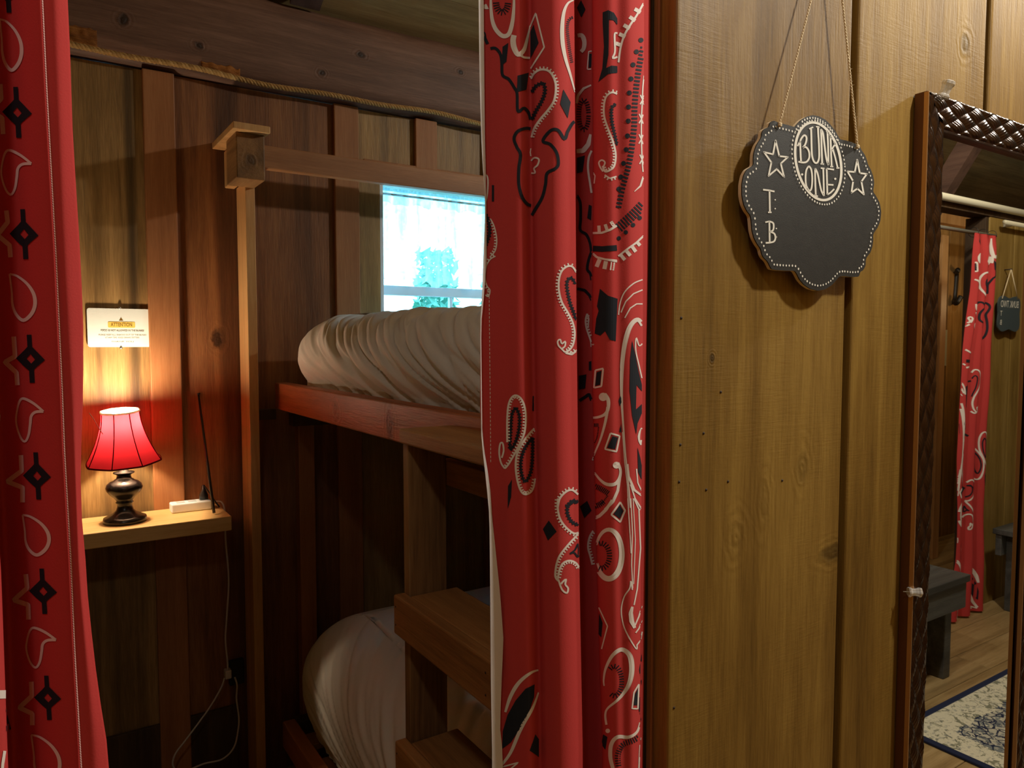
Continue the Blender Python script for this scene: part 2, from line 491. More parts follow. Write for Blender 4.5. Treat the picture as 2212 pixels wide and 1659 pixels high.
link('roof_brace', mesh('roof_brace', V, [(0, 1, 2, 3), (7, 6, 5, 4), (0, 4, 5, 1), (1, 5, 6, 2), (2, 6, 7, 3), (3, 7, 4, 0)]), [M['rafter']], ceiling, (4, -0.8, 2.5))

floor = struct('floor', (2.0, 0, 0))
box('subfloor', (-1.05, -2.7, -0.06), (8.05, 2.4, -0.021), M['backing'], floor, 0)
y = -2.66
r = random.Random(3)
while y < 2.34:
    x = -1.0 - r.random() * 1.2
    while x < 8.0:
        L = 1.8 + r.random() * 0.9
        box('plank', (max(x, -1.0) + 0.001, y + 0.001, -0.02), (min(x + L, 8.0) - 0.001, min(y + 0.14, 2.36) - 0.001, 0.0), M['floor'], floor, 0.0015, 1)
        x += L
    y += 0.14

for nm, lo, hi in (('wall_left', (-1.05, -2.7, 0), (-1.0, 2.4, 3.7)), ('wall_right', (8.0, -2.7, 0), (8.05, 2.4, 3.7))):
    w = struct(nm, (lo[0], 0, 0))
    box('sheathing', lo, hi, M['backing'], w, 0)
    yy = -2.66; xs = hi[0] if nm == 'wall_left' else lo[0]
    while yy < 2.3:
        a, b = (xs + 0.001, xs + 0.02) if nm == 'wall_left' else (xs - 0.02, xs - 0.001)
        top = 2.25 + (min(2.32 - yy - 0.24, yy + 2.62)) * SL
        box('board', (a, yy, 0), (b, yy + 0.237, top), M['front'], w, 0.002)
        yy += 0.24
w = struct('wall_far', (2.5, -2.66, 0))
box('sheathing', (-1.0, -2.7, 0), (8.0, -2.66, 2.4), M['backing'], w, 0)
x = -1.0
while x < 8:
    box('board', (x, -2.659, 0), (x + 0.247, -2.64, 2.315), M['back'], w, 0.002); x += 0.25
# bunk room right end wall
w = struct('wall_bunk', (XR, 1.4, 0))
box('sheathing', (XR + 0.022, 0.6, 0), (XR + 0.05, 2.27, 2.34), M['backing'], w, 0)
yy = 0.6
while yy < 2.24:
    box('board', (XR, yy, 0), (XR + 0.02, min(yy + 0.237, 2.275), 2.32), M['back'], w, 0.002); yy += 0.24

# ------------------------------------------------------------------ front wall (the one with the plaque)
FY = 0.5
wall_front = struct('wall_front', (0.5, FY, 0))
PT = 2.47
# board with knots and nails
def front_board(x0, x1, knots=()):
    c = Vector(((x0 + x1) / 2, FY + 0.011, PT / 2))
    m = M['front']
    if knots:
        m = wood('front_board_knotted_wood', **FRONT, rough=0.55, bump=0.20, sawn=0.5, spec=0.32, vary=0.0, streak=0.2,
                 knots=[((k[0] - c.x, -0.011, k[1] - c.z), r) for k, r in knots])
    return box('board', (x0, FY, 0.0), (x1, FY + 0.022, PT), m, wall_front, 0.0035, 3)
front_board(0.507, 0.783, [((0.71, 1.211), (0.012, 0.02, 0.022, 0.25)), ((0.602, 1.148), (0.014, 0.02, 0.02, 0.12)),
                           ((0.562, 1.334), (0.004, 0.01, 0.005, 0.7)), ((0.645, 1.18), (0.01, 0.02, 0.03, 0.1)), ((0.775, 1.105), (0.03, 0.02, 0.012, 0.6))])
front_board(0.796, 1.089, [((1.035, 1.74), (0.014, 0.02, 0.016, 0.5))])
x = 1.102
for wdt in (0.285, 0.29, 0.28, 0.29, 0.285, 0.29, 0.28, 0.29, 0.285, 0.29, 0.28, 0.29, 0.285, 0.29, 0.28, 0.29):
    if x > 5.9: break
    front_board(x, x + wdt); x += wdt + 0.013
box('sheathing', (0.515, FY + 0.023, 0.0), (8.0, FY + 0.05, PT), M['backing'], wall_front, 0)
M['nail'] = plain('rusty_nail_head', c3(52, 36, 24), 0.7)
for (nx, nz) in ((0.518, 1.373), (0.519, 1.251), (0.518, 1.215), (0.556, 1.203), (0.588, 1.208), (0.551, 1.26), (0.675, 1.2), (0.515, 0.991), (0.575, 1.30)):
    V, Fc = lathe_geo([(0.0001, -0.0008), (0.0013, -0.0006), (0.0016, 0.001)], (0, 0, 0), 8)
    V = [Vector((nx + v.x, FY + v.z, nz + v.y)) for v in V]
    Geo().add((V, Fc)).build('nail', [M['nail']], wall_front, (nx, FY, nz))
jamb = struct('trim_2', (0.52, 0.57, 0))
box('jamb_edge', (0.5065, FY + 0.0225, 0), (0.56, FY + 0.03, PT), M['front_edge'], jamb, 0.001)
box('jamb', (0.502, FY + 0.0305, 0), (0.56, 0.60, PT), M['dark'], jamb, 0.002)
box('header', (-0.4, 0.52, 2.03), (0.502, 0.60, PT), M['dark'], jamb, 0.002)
# the wall left of the doorway
wl = struct('wall_side', (-0.6, FY, 0))
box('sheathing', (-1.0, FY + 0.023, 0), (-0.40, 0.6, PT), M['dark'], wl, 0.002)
box('board', (-0.70, FY, 0), (-0.41, FY + 0.022, PT), M['front'], wl, 0.0035)
box('board', (-0.99, FY, 0), (-0.708, FY + 0.022, PT), M['front'], wl, 0.0035)

# ------------------------------------------------------------------ opposite wall, seen in the mirror
OY = -0.80
wall_opp = struct('wall_opposite', (2.5, OY, 0))
D0, D1 = 3.05, 3.98                      # its doorway
r = random.Random(5)
x = -1.0
while x < 7.9:
    wdt = 0.13 if x > D1 else 0.27
    x1 = min(x + wdt, 8.0)
    if x < D0 < x1: x1 = D0
    if not (D0 <= x < D1 - 0.001):
        box('board', (x + 0.001, OY - 0.022, 0), (x1 - 0.001, OY, 1.97), M['opp'], wall_opp, 0.003)
        if x > D1:
            box('batten', (x1 - 0.012, OY + 0.0002, 0), (x1 + 0.012, OY + 0.012, 1.9), M['opp'], wall_opp, 0.002)
        x = x1
    else:
        x = D1
box('top_plate', (-1.0, OY - 0.08, 1.971), (7.99, OY + 0.004, 2.03), M['dark'], wall_opp, 0.003)
box('jamb', (D1 - 0.03, OY - 0.10, 0), (D1 - 0.001, OY - 0.004, 1.97), M['dark'], wall_opp, 0.002)
box('jamb', (D0 + 0.001, OY - 0.10, 0), (D0 + 0.03, OY - 0.004, 1.97), M['dark'], wall_opp, 0.002)
# partition deeper in the opposite bunk room, with hook and notice on it
PY = -1.6
wp = struct('wall_partition', (5.1, PY, 0))
for k in range(8):
    x0 = 4.05 + k * 0.235
    box('board', (x0, PY - 0.02, 0), (x0 + 0.23, PY, 2.3), M['back'], wp, 0.002)

# ------------------------------------------------------------------ bunk bed
bed = empty('bunk_bed', (1.3, 1.45, 0), 'built-in double bunk bed of stained pine under the window, two tiers', 'bunk bed')
# post with its cap block and the guard rail
box('post', (0.507, 2.158, 0.0), (0.534, BY - 0.0175, 1.80), M['pine'], bed, 0.002)
box('cap_block', (0.459, 2.04, 1.784), (0.533, 2.157, 1.905), wood('cap_block_wood', c3(120, 84, 48), c3(150, 108, 64), c3(180, 134, 84), axis='Y', knots=[((0.0, -0.058, -0.01), (0.016, 0.05, 0.02, 0.7))]), bed, 0.003)
box('cap_block', (0.478, 2.1585, 1.80), (0.506, BY - 0.0005, 1.905), M['pine'], bed, 0.003)
box('cap_board', (0.446, 2.01, 1.906), (0.541, BY - 0.001, 1.924), M['pine'], bed, 0.002, 2,
    Matrix.Rotation(math.radians(1.0), 4, 'X'))
box('guard_rail', (0.534, 2.11, 1.834), (2.05, 2.138, 1.897), M['pine_x'], bed, 0.003)
# upper tier
UR = dict(dark=c3(150, 78, 44), mid=c3(184, 104, 62), light=c3(206, 128, 82))
M['upper_rail'] = wood('upper_rail_wood', **UR, axis='Y', rough=0.45, bump=0.35, streak=0.2, vary=0.0,
                       knots=[((-0.019, -0.10, -0.01), (0.03, 0.02, 0.045, 0.8)), ((-0.019, 0.22, 0.0), (0.03, 0.025, 0.025, 0.35))])
box('side_rail', (0.592, 0.72, 1.152), (0.63, 2.203, 1.230), M['upper_rail'], bed, 0.004, 3)
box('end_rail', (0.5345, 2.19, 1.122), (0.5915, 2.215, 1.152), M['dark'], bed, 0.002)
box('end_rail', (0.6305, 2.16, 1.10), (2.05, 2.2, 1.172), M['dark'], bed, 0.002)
box('leg', (0.659, 2.2005, 0.0), (0.708, 2.24, 1.10), M['batten'], bed, 0.003)
box('leg', (2.0, 2.2005, 0.0), (2.05, 2.24, 1.10), M['batten'], bed, 0.003)
box('leg', (0.6, 0.74, 0.0), (0.64, 0.80, 1.151), M['batten'], bed, 0.003)
for k in range(9):
    y0 = 0.85 + k * 0.15
    box('slat', (0.631, y0, 1.155), (2.04, y0 + 0.07, 1.174), M['pine_x'], bed, 0.002)
    box('slat', (0.631, y0, 0.16), (2.04, y0 + 0.07, 0.178), M['pine_x'], bed, 0.002)
# lower tier
box('side_rail', (0.592, 0.72, 0.12), (0.63, 2.190, 0.200), M['pine_y'], bed, 0.004, 3)
box('end_rail', (0.6305, 2.16, 0.12), (2.05, 2.2, 0.2), M['dark'], bed, 0.002)
box('support', (2.0, 0.75, 0.0), (2.05, 0.80, 1.15), M['dark'], bed, 0.002)

def quilt(name, lo, hi, rad, wr, seed, label, bulge=0.03, lift=0.056):
    """soft rounded block, with drawn folds running down the side that faces the lamp"""
    lo, hi = Vector(lo), Vector(hi)
    c = (lo + hi) / 2
    # outline in section: from the underside, up the bulging side, over the rounded edge and across the top
    Hh = hi.z - lo.z
    sec = []                                   # (inward, height)
    for k in range(22):
        h_ = (Hh - rad * 0.8) * k / 21; u_ = max(0.0, h_ - lift) / (Hh - rad * 0.8 - lift)
        sec.append((-bulge * math.sin(min(1, u_ * 1.1) * math.pi * 0.5), h_))
    x0 = sec[-1][0]
    for k in range(1, 41):
        a = math.pi / 2 * k / 40
        sec.append((x0 + rad * (1 - math.cos(a)), Hh - rad * 0.8 + rad * 0.8 * math.sin(a)))
    for k in range(1, 9): sec.append((x0 + rad + 0.25 * k / 8, Hh - 0.014 * (k / 8) ** 2))
    rc = 0.14                                  # plan corner radius
    n_s = 260
    plan = []                                  # (point, outward normal): along the near side towards the wall, then along the wall
    ys = np.linspace(lo.y + 0.02, hi.y - rc, n_s)
    for y in ys: plan.append((Vector((lo.x, y, 0)), Vector((-1, 0, 0))))
    for k in range(1, 31):
        a = math.pi / 2 * k / 30
        plan.append((Vector((lo.x + rc - rc * math.cos(a), hi.y - rc + rc * math.sin(a), 0)), Vector((-math.cos(a), math.sin(a), 0))))
    for k in range(1, 50): plan.append((Vector((lo.x + rc + (hi.x - lo.x - rc) * k / 49, hi.y, 0)), Vector((0, 1, 0))))
    V, Fc = [], []
    cy = (lo.y + hi.y) / 2
    for (p, nn) in plan:
        for (d, h) in sec:
            ax = Vector((min(p.x + 0.62, hi.x), max(lo.y + 0.3, min(p.y, hi.y - 0.62)), 0))
            q = p - nn * d
            if 0.02 < nn.y < 0.98: q = p - nn * min(d, rc * 0.96)
            q = Vector((q.x, q.y, lo.z + h))
            hg = h / Hh
            drop = Hh - h
            s = q.y + 1.2 * drop + 3.2 * drop * drop - 0.7 * max(0, d)
            f1 = noise.noise(Vector((s * 8.5, hg * 0.9, seed)))
            f2 = noise.noise(Vector((s * 19, hg * 1.2, seed + 4)))
            f3 = noise.noise(Vector((s * 42, hg * 2, seed + 9)))
            cr = lambda f, k_: -max(0.0, 1 - abs(f) * k_) ** 1.5        # narrow valleys between smooth rolls
            env = max(0, nn.x * -1) * min(1, max(0.12, (hi.y - q.y - 0.05) / 0.22)) * math.exp(-max(0, d - rad * 0.8) * 5)
            amt = wr * env * (1.0 * cr(f1, 3.2) + 0.7 * cr(f2, 3.0) + 0.22 * cr(f3, 2.5) + 0.5 * f1 + 0.25 * f2)
            amt += 0.006 * noise.noise(Vector((q.x * 3, q.y * 4, seed + 2 + h * 4)))
            up = min(1, max(0, (h - (Hh - rad * 0.8)) / (rad * 0.8)))
            nrm = (nn * math.cos(up * 1.57) + Vector((0, 0, math.sin(up * 1.57)))).normalized()
            q += nrm * amt
            V.append(q)
    m = len(sec)
    for i in range(len(plan) - 1):
        for k in range(m - 1):
            Fc.append((i * m + k, (i + 1) * m + k, (i + 1) * m + k + 1, i * m + k + 1))
    n0 = len(V); zc = hi.z - 0.013            # flat middle of the top
    V += [Vector((lo.x + 0.2, lo.y, zc)), Vector((hi.x, lo.y, zc)), Vector((hi.x, hi.y - 0.2, zc)), Vector((lo.x + 0.2, hi.y - 0.2, zc))]
    Fc.append((n0, n0 + 1, n0 + 2, n0 + 3))
    me = mesh(name, V, Fc, True)
    bm = bmesh.new(); bm.from_mesh(me); bmesh.ops.recalc_face_normals(bm, faces=bm.faces); bm.to_mesh(me); bm.free()
    o = link(name, me, [M['bedding']], None, (c.x, c.y, lo.z))
    return tag(o, label, 'bedding')
quilt('quilt', (0.637, 0.80, 1.176), (1.95, 2.150, 1.430), 0.15, 0.012, 2.0, 'wrinkled off-white quilt mounded over the upper bunk mattress beside the window', 0.026, 0.062)
quilt('quilt', (0.645, 0.80, 0.201), (1.95, 2.150, 0.548), 0.22, 0.008, 8.0, 'off-white quilt over the lower bunk mattress in shadow behind the ladder', 0.04, 0.01)

# ------------------------------------------------------------------ ladder
lad = empty('bunk_ladder', (0.54, 0.85, 0), 'wooden bunk ladder with wide treads and a top step fixed to the bed rail', 'ladder')
for y0, y1 in ((1.078, 1.098), (0.60, 0.62)):
    box('stile', (0.500, y0, 0.0), (0.570, y1, 1.184), M['fir'], lad, 0.002)
box('top_step', (0.493, 0.585, 1.185), (0.5912, 1.098, 1.209), M['tread'], lad, 0.003)
box('hanger_board', (0.5705, 0.70, 1.110), (0.5914, 1.105, 1.1515), M['tread'], lad, 0.002)
for z1 in (0.937, 0.690, 0.44, 0.19):
    box('fascia', (0.479, 0.58, z1 - 0.065), (0.4995, 1.094, z1), M['tread'], lad, 0.003)
    box('tread', (0.5003, 0.622, z1 - 0.022), (0.588, 1.076, z1 - 0.002), M['tread'], lad, 0.003)
    for yy in (1.085, 0.80):
        for dz in (0.018, 0.048):
            V, Fc = lathe_geo([(0.0001, -0.0006), (0.0016, -0.0004), (0.0018, 0.0008)], (0, 0, 0), 8)
            V = [Vector((0.479 + v.z, yy + v.x, z1 - dz + v.y)) for v in V]
            Geo().add((V, Fc)).build('nail', [M['nail']], lad, (0.479, yy, z1 - dz))

# ------------------------------------------------------------------ lamp shelf and what stands on it
SZ = 0.876
shelf = empty('wall_shelf', (0.2, BY, SZ), 'thick pale pine shelf carrying the red lamp along the bunk room wall', 'shelf')
box('shelf_board', (-0.30, 2.072, SZ - 0.040), (0.434, BY - 0.0175, SZ), M['shelf'], shelf, 0.003, 3)
box('bracket', (-0.12, 2.13, SZ - 0.16), (-0.097, BY - 0.0178, SZ - 0.0405), M['dark'], shelf, 0.002)

LX, LY = 0.184, 2.160
lampo = empty('table_lamp', (LX, LY, SZ), 'small dark urn lamp with lit red bell shade at the shelf', 'lamp')
M['bronze'] = plain('dark_bronze_glaze', c3(30, 27, 27), 0.26, 0.2)
ks = 0.94
prof = [(0.0001, 0.0), (0.054, 0.0), (0.056, 0.006), (0.054, 0.014), (0.046, 0.018), (0.040, 0.021), (0.030, 0.026), (0.022, 0.034), (0.019, 0.044), (0.019, 0.052), (0.023, 0.056),
        (0.020, 0.060), (0.027, 0.070), (0.038, 0.080), (0.045, 0.090), (0.047, 0.098), (0.044, 0.107), (0.036, 0.114), (0.026, 0.118), (0.024, 0.121), (0.020, 0.122),
        (0.018, 0.130), (0.019, 0.134), (0.027, 0.138), (0.027, 0.141), (0.012, 0.143), (0.012, 0.152), (0.0001, 0.152)]
Geo().add(lathe_geo([(r * ks, z * ks) for r, z in prof], (LX, LY, SZ), 48)).build('base', [M['bronze']], lampo, (LX, LY, SZ))
Geo().add(lathe_geo([(0.0001, 0.143), (0.011, 0.143), (0.012, 0.150), (0.012, 0.241), (0.0001, 0.2415)], (LX, LY, SZ), 20)).build('socket', [plain('brass_socket', c3(150, 120, 60), 0.35, 0.8)], lampo, (LX, LY, SZ + 0.143))
# bell shade: eight panels with scalloped edges
NP = 8
ph = math.radians(22)
def bell(a, r, z):
    k = ((a - ph) / (2 * math.pi) * NP) % 1.0
    flat = math.cos(math.pi / NP) / math.cos((k - 0.5) * 2 * math.pi / NP)
    return r * (0.35 + 0.65 * flat)
sp = []
for i in range(25):
    t = i / 24
    z = 0.160 + (0.294 - 0.160) * t
    rr = 0.0465 + (0.091 - 0.0465) * ((1 - t) ** 1.75)
    sp.append((rr, z))
sh = Geo().add(lathe_geo(sp, (LX, LY, SZ), 96, bell))
# faces wound so that the outside is the front
sho = sh.build('shade', [M['shade']], lampo, (LX, LY, SZ + 0.22))
TILT = Matrix.Translation((LX, LY, SZ + 0.20)) @ Matrix.Rotation(math.radians(6), 4, RT) @ Matrix.Translation((-LX, -LY, -SZ - 0.20))
sho.data.transform(Matrix.Translation(-Vector((LX, LY, SZ + 0.22))) @ TILT @ Matrix.Translation(Vector((LX, LY, SZ + 0.22))))
for k in range(NP):
    a = ph + 2 * math.pi * k / NP
    pts = [(LX + (rr + 0.0006) * math.cos(a), LY + (rr + 0.0006) * math.sin(a), SZ + z) for rr, z in sp]
    pts = [TILT @ Vector(p) for p in pts]
    tube('seam', pts, 0.0013, M['shade_trim'], sho, pts[12], n=6)
M['shade_rim'] = cloth('cream_shade_rim', c3(250, 238, 214), None, 0.3, 800)
for (rr, z, rad, mt) in ((0.091, 0.160, 0.0022, 'shade_trim'), (0.0470, 0.2945, 0.0026, 'shade_rim')):
    pts = [(LX + bell(2 * math.pi * k / 96, rr, z) * math.cos(2 * math.pi * k / 96), LY + bell(2 * math.pi * k / 96, rr, z) * math.sin(2 * math.pi * k / 96), SZ + z) for k in range(96)]
    pts = [TILT @ Vector(p) for p in pts]
    tube('trim_edge', pts, rad, M[mt], sho, (LX, LY, SZ + z), n=6, closed=True)
be = NT('lit_bulb'); be.p.inputs['Base Color'].default_value = (1, 0.9, 0.75, 1)
be.p.inputs['Emission Color'].default_value = (1.0, 0.82, 0.57, 1); be.p.inputs['Emission Strength'].default_value = 640
M['bulb'] = be.m
Geo().add(lathe_geo([(0.0001, 0.218), (0.009, 0.218), (0.014, 0.232), (0.0175, 0.246), (0.0175, 0.256), (0.014, 0.268), (0.008, 0.274), (0.0001, 0.2755)], (LX, LY, SZ + 0.024), 20)).build('bulb', [M['bulb']], lampo, (LX, LY, SZ + 0.21))
tube('switch_wire', [on(193, 892, 1, 2.15), on(203, 906, 1, 2.13), on(212, 922, 1, 2.11), on(222, 938, 1, 2.10)], 0.0009, M['white_plastic'], lampo, None, 6)

# power strip, plug, dark rod, white cord with its plug
ps = empty('power_strip', (0.36, 2.225, SZ), 'white power strip with hanging cord at the right end of the lamp shelf', 'power strip')
box('body', (0.300, 2.185, SZ + 0.0002), (0.405, 2.228, SZ + 0.026), M['white_plastic'], ps, 0.004, 3)
for k in range(3):
    box('socket_plate', (0.315 + k * 0.03, 2.195, SZ + 0.0262), (0.337 + k * 0.03, 2.218, SZ + 0.0272), plain('socket_grey', c3(190, 188, 184), 0.5), ps, 0.0004, 1)
V, Fc = lathe_geo([(0.0001, 0.0), (0.012, 0.0), (0.012, 0.012), (0.006, 0.026), (0.004, 0.04), (0.0001, 0.041)], (0.388, 2.208, SZ + 0.0274), 16)
pg = Geo().add((V, Fc)).build('lamp_plug', [M['black_plastic']], None, (0.388, 2.208, SZ + 0.0274))
tag(pg, 'black plug standing in the white power strip', 'plug')
tube('wire', [(0.388, 2.208, SZ + 0.066), (0.392, 2.205, SZ + 0.062), (0.402, 2.20, SZ + 0.045), (0.414, 2.196, SZ + 0.022), (0.426, 2.19, SZ + 0.003)], 0.0022, M['black_plastic'], pg, None, 6)
st0 = on(462.5, 1111, 2, SZ + 0.001); st1 = on(429, 853, 1, BY - 0.001)
rod = empty('thin_rod', st0, 'thin dark rod leaning from the shelf end against the wall', 'rod')
tube('shaft', [st0 + Vector((0, 0, 0.004)), st0.lerp(st1, 0.5), st1], [0.0040, 0.0034, 0.0028], M['black_plastic'], rod, st0, 8)
tube('tip', [st1 + Vector((0.004, 0, 0.004)), st1 + Vector((-0.004, 0, 0.002))], 0.0024, M['black_plastic'], rod, st1, 8)
M['cord'] = plain('off_white_cord', c3(206, 198, 190), 0.45)
cord = ps
cp = [(0.4052, 2.206, SZ + 0.014), (0.42, 2.205, SZ + 0.018), (0.436, 2.203, SZ + 0.012), (0.443, 2.205, SZ - 0.02), (0.4445, 2.21, SZ - 0.1)]
cp += [tuple(on(x, y, 1, 2.235)) for x, y in ((494, 1250), (490, 1330), (487, 1380), (491, 1425), (492, 1446))]
cord1 = tube('cord', spline(cp, 6), 0.0026, M['cord'], ps, (0.44, 2.22, 0.5), 7)
b0 = on(492, 1455, 1, 2.235)
box('plug', b0 - Vector((0.009, 0.012, 0.013)), b0 + Vector((0.009, 0.014, 0.013)), M['cord'], ps, 0.003)
cp = [tuple(on(x, y, 1, yy)) for x, y, yy in ((485, 1464, 2.235), (478, 1485, 2.23), (455, 1525, 2.22), (430, 1560, 2.21), (400, 1600, 2.20), (378, 1630, 2.20), (374, 1655, 2.20), (392, 1668, 2.2), (440, 1650, 2.2), (480, 1640, 2.2),
       (505, 1615, 2.21), (514, 1580, 2.22), (516, 1550, 2.23), (511, 1510, 2.235), (512, 1480, 2.235), (507, 1463, 2.235))]
tube('cord', spline(cp, 6), 0.0026, M['cord'], ps, b0, 7)
box('outlet', (0.458, BY - 0.018, 0.315), (0.5, BY - 0.0002, 0.39), M['black_plastic'], wall_back, 0.003)

# ------------------------------------------------------------------ attention notice
def text_mesh(body, size, align='CENTER', bold=0.0):
    cu = bpy.data.curves.new('lettering', 'FONT'); cu.body = body; cu.size = size; cu.align_x = align; cu.align_y = 'CENTER'
    cu.resolution_u = 3; cu.offset = bold
    o = bpy.data.objects.new('lettering', cu); COL.objects.link(o)
    dg = bpy.context.evaluated_depsgraph_get()
    me = bpy.data.meshes.new_from_object(o.evaluated_get(dg))
    V = [v.co.copy() for v in me.vertices]; Fc = [tuple(p.vertices) for p in me.polygons]
    bpy.data.objects.remove(o); bpy.data.curves.remove(cu); bpy.data.meshes.remove(me)
    return V, Fc
def face_text(name, body, size, c, mat, parent, flip=False, width=None, bold=0.0):
    """lettering on a wall that faces -Y (or +Y when flip)"""
    V, Fc = text_mesh(body, size, bold=bold)
    if width:
        w0 = max(v.x for v in V) - min(v.x for v in V); k = width / w0
        V = [Vector((v.x * k, v.y, 0)) for v in V]
    s = -1 if flip else 1
    V = [Vector((c[0] + s * v.x, c[1], c[2] + v.y)) for v in V]
    o = link(name, mesh(name, V, Fc), [mat], parent, c)
    return o
NY = BY - 0.006
notice = empty('notice_plaque', (0.198, NY, 1.389), 'white notice headed ATTENTION screwed to the wall above the red lamp', 'notice')
def rrect(x0, x1, z0, z1, r, y, n=6):
    P = []
    for cx, cz, a0 in ((x1 - r, z1 - r, 0), (x0 + r, z1 - r, 90), (x0 + r, z0 + r, 180), (x1 - r, z0 + r, 270)):
        for k in range(n + 1):
            a = math.radians(a0 + 90 * k / n); P.append(Vector((cx + r * math.cos(a), y, cz + r * math.sin(a))))
    return P
def slab(name, outline, thick, mat, parent, loc):
    n = len(outline)
    V = outline + [p + Vector((0, thick, 0)) for p in outline]
    Fc = [tuple(range(n)), tuple(range(2 * n - 1, n - 1, -1))] + [(i, i + n, (i + 1) % n + n, (i + 1) % n) for i in range(n)]
    me = mesh(name, V, Fc)
    bm = bmesh.new(); bm.from_mesh(me); bmesh.ops.recalc_face_normals(bm, faces=bm.faces); bm.to_mesh(me); bm.free()
    return link(name, me, [mat], parent, loc)
slab('plate', rrect(0.1175, 0.2795, 1.3365, 1.4415, 0.006, NY), 0.0035, plain('notice_white_acrylic', c3(238, 240, 234), 0.25), notice, (0.198, NY, 1.389))
M['ink'] = plain('grey_ink', c3(96, 94, 88), 0.6)
M['gold'] = plain('yellow_ink', c3(240, 200, 96), 0.6)
M['gold_dark'] = plain('brown_ink', c3(126, 92, 26), 0.6)
slab('heading_bar', rrect(0.1665, 0.2325, 1.3895, 1.4055, 0.003, NY - 0.0006), 0.0005, M['gold'], notice, (0.199, NY, 1.3975))
face_text('lettering', 'ATTENTION', 0.014, (0.1995, NY - 0.0009, 1.3975), M['gold_dark'], notice, width=0.052, bold=0.0002)
face_text('lettering', 'FOOD IS NOT ALLOWED IN THE BUNKS!', 0.0072, (0.2015, NY - 0.0006, 1.3815), M['ink'], notice, width=0.105, bold=0.0001)
face_text('lettering', 'PLEASE KEEP ALL SNACKS OUT OF THE BUNKS', 0.006, (0.2015, NY - 0.0006, 1.3695), M['ink'], notice, width=0.116)
face_text('lettering', 'AT ANY TIME. FOOD DRAWS CRITTERS', 0.006, (0.2005, NY - 0.0006, 1.3620), M['ink'], notice, width=0.083)
face_text('lettering', 'THANK YOU', 0.005, (0.2005, NY - 0.0006, 1.3510), M['ink'], notice, width=0.055)
tri = [Vector((0.1985, NY - 0.0006, 1.4175)), Vector((0.1935, NY - 0.0006, 1.4085)), Vector((0.2035, NY - 0.0006, 1.4085))]
slab('warning_sign', [tri[0], tri[1], tri[2]], 0.0004, M['gold_dark'], notice, (0.1985, NY, 1.412))
for z in (1.4435, 1.3345):
    V, Fc = lathe_geo([(0.0001, -0.002), (0.003, -0.0016), (0.004, 0.0), (0.004, 0.002)], (0, 0, 0), 14)
    V = [Vector((0.1965 + v.x, NY + 0.0 + v.z, z + v.y)) for v in V]
    Geo().add((V, Fc)).build('screw', [plain('screw_steel', c3(200, 196, 186), 0.25, 0.9)], notice, (0.1965, NY, z))

# ------------------------------------------------------------------ window with sheer curtain, garden outside
win = struct('window_1', (1.34, BY, 1.6))
M['vinyl'] = plain('window_frame_white', c3(225, 232, 240), 0.4)
for lo, hi, nm in (((WX0, BY + 0.001, WZ0), (WX0 + 0.012, BY + 0.11, WZ1), 'jamb'), ((WX1 - 0.012, BY + 0.001, WZ0), (WX1, BY + 0.11, WZ1), 'jamb'),
               ((WX0 + 0.0122, BY + 0.001, WZ1 - 0.012), (WX1 - 0.0122, BY + 0.11, WZ1), 'head'), ((WX0 + 0.0122, BY - 0.004, WZ0), (WX1 - 0.0122, BY + 0.11, WZ0 + 0.015), 'sill'),
               ((WX0 + 0.0123, BY + 0.070, 1.512), (WX1 - 0.0123, BY + 0.095, 1.545), 'meeting_rail'), ((1.262, BY + 0.074, WZ0 + 0.0152), (1.274, BY + 0.090, 1.5118), 'mullion'),
               ((WX0 - 0.06, BY - 0.016, WZ1 + 0.0005), (WX1 + 0.06, BY - 0.0005, WZ1 + 0.055), 'head_casing')):
    box(nm, lo, hi, M['vinyl'] if nm != 'head_casing' else M['batten'], win, 0.0015)
gt = NT('window_glass')
gl = gt.n('ShaderNodeBsdfGlossy'); gl.inputs['Roughness'].default_value = 0.0
tp = gt.n('ShaderNodeBsdfTransparent'); tp.inputs[0].default_value = (0.93, 0.98, 1, 1)
ms = gt.n('ShaderNodeMixShader'); ms.inputs[0].default_value = 0.06
gt.l(tp.outputs[0], ms.inputs[1]); gt.l(gl.outputs[0], ms.inputs[2]); gt.l(ms.outputs[0], gt.out.inputs[0])
box('pane', (WX0 + 0.0125, BY + 0.081, 1.5455), (WX1 - 0.0125, BY + 0.084, WZ1 - 0.0125), gt.m, win, 0)
box('pane', (WX0 + 0.0125, BY + 0.081, WZ0 + 0.0155), (1.2618, BY + 0.084, 1.5115), gt.m, win, 0)
box('pane', (1.2742, BY + 0.081, WZ0 + 0.0155), (WX1 - 0.0125, BY + 0.084, 1.5115), gt.m, win, 0)
# sheer
t = NT('sheer_lace'); sd = t.n('ShaderNodeBsdfTranslucent'); sd.inputs[0].default_value = (0.55, 0.86, 1, 1)
df = t.n('ShaderNodeBsdfDiffuse'); df.inputs[0].default_value = (0.85, 0.92, 0.97, 1)
tp = t.n('ShaderNodeBsdfTransparent')
m1 = t.n('ShaderNodeMixShader'); m1.inputs[0].default_value = 0.35; t.l(sd.outputs[0], m1.inputs[1]); t.l(df.outputs[0], m1.inputs[2])
m2 = t.n('ShaderNodeMixShader'); tc = t.n('ShaderNodeTexCoord')
nz = t.math('ADD', t.math('MULTIPLY', t.noise(t.mapping(tc.outputs['Object'], (1, 0.1, 0.10)), 34, 2), 0.75), t.math('MULTIPLY', t.noise(tc.outputs['Object'], 70, 2), 0.25))
mr = t.n('ShaderNodeMapRange'); t.l(nz, mr.inputs[0]); mr.inputs[1].default_value = 0.36; mr.inputs[2].default_value = 0.64; mr.inputs[3].default_value = 0.15; mr.inputs[4].default_value = 0.80
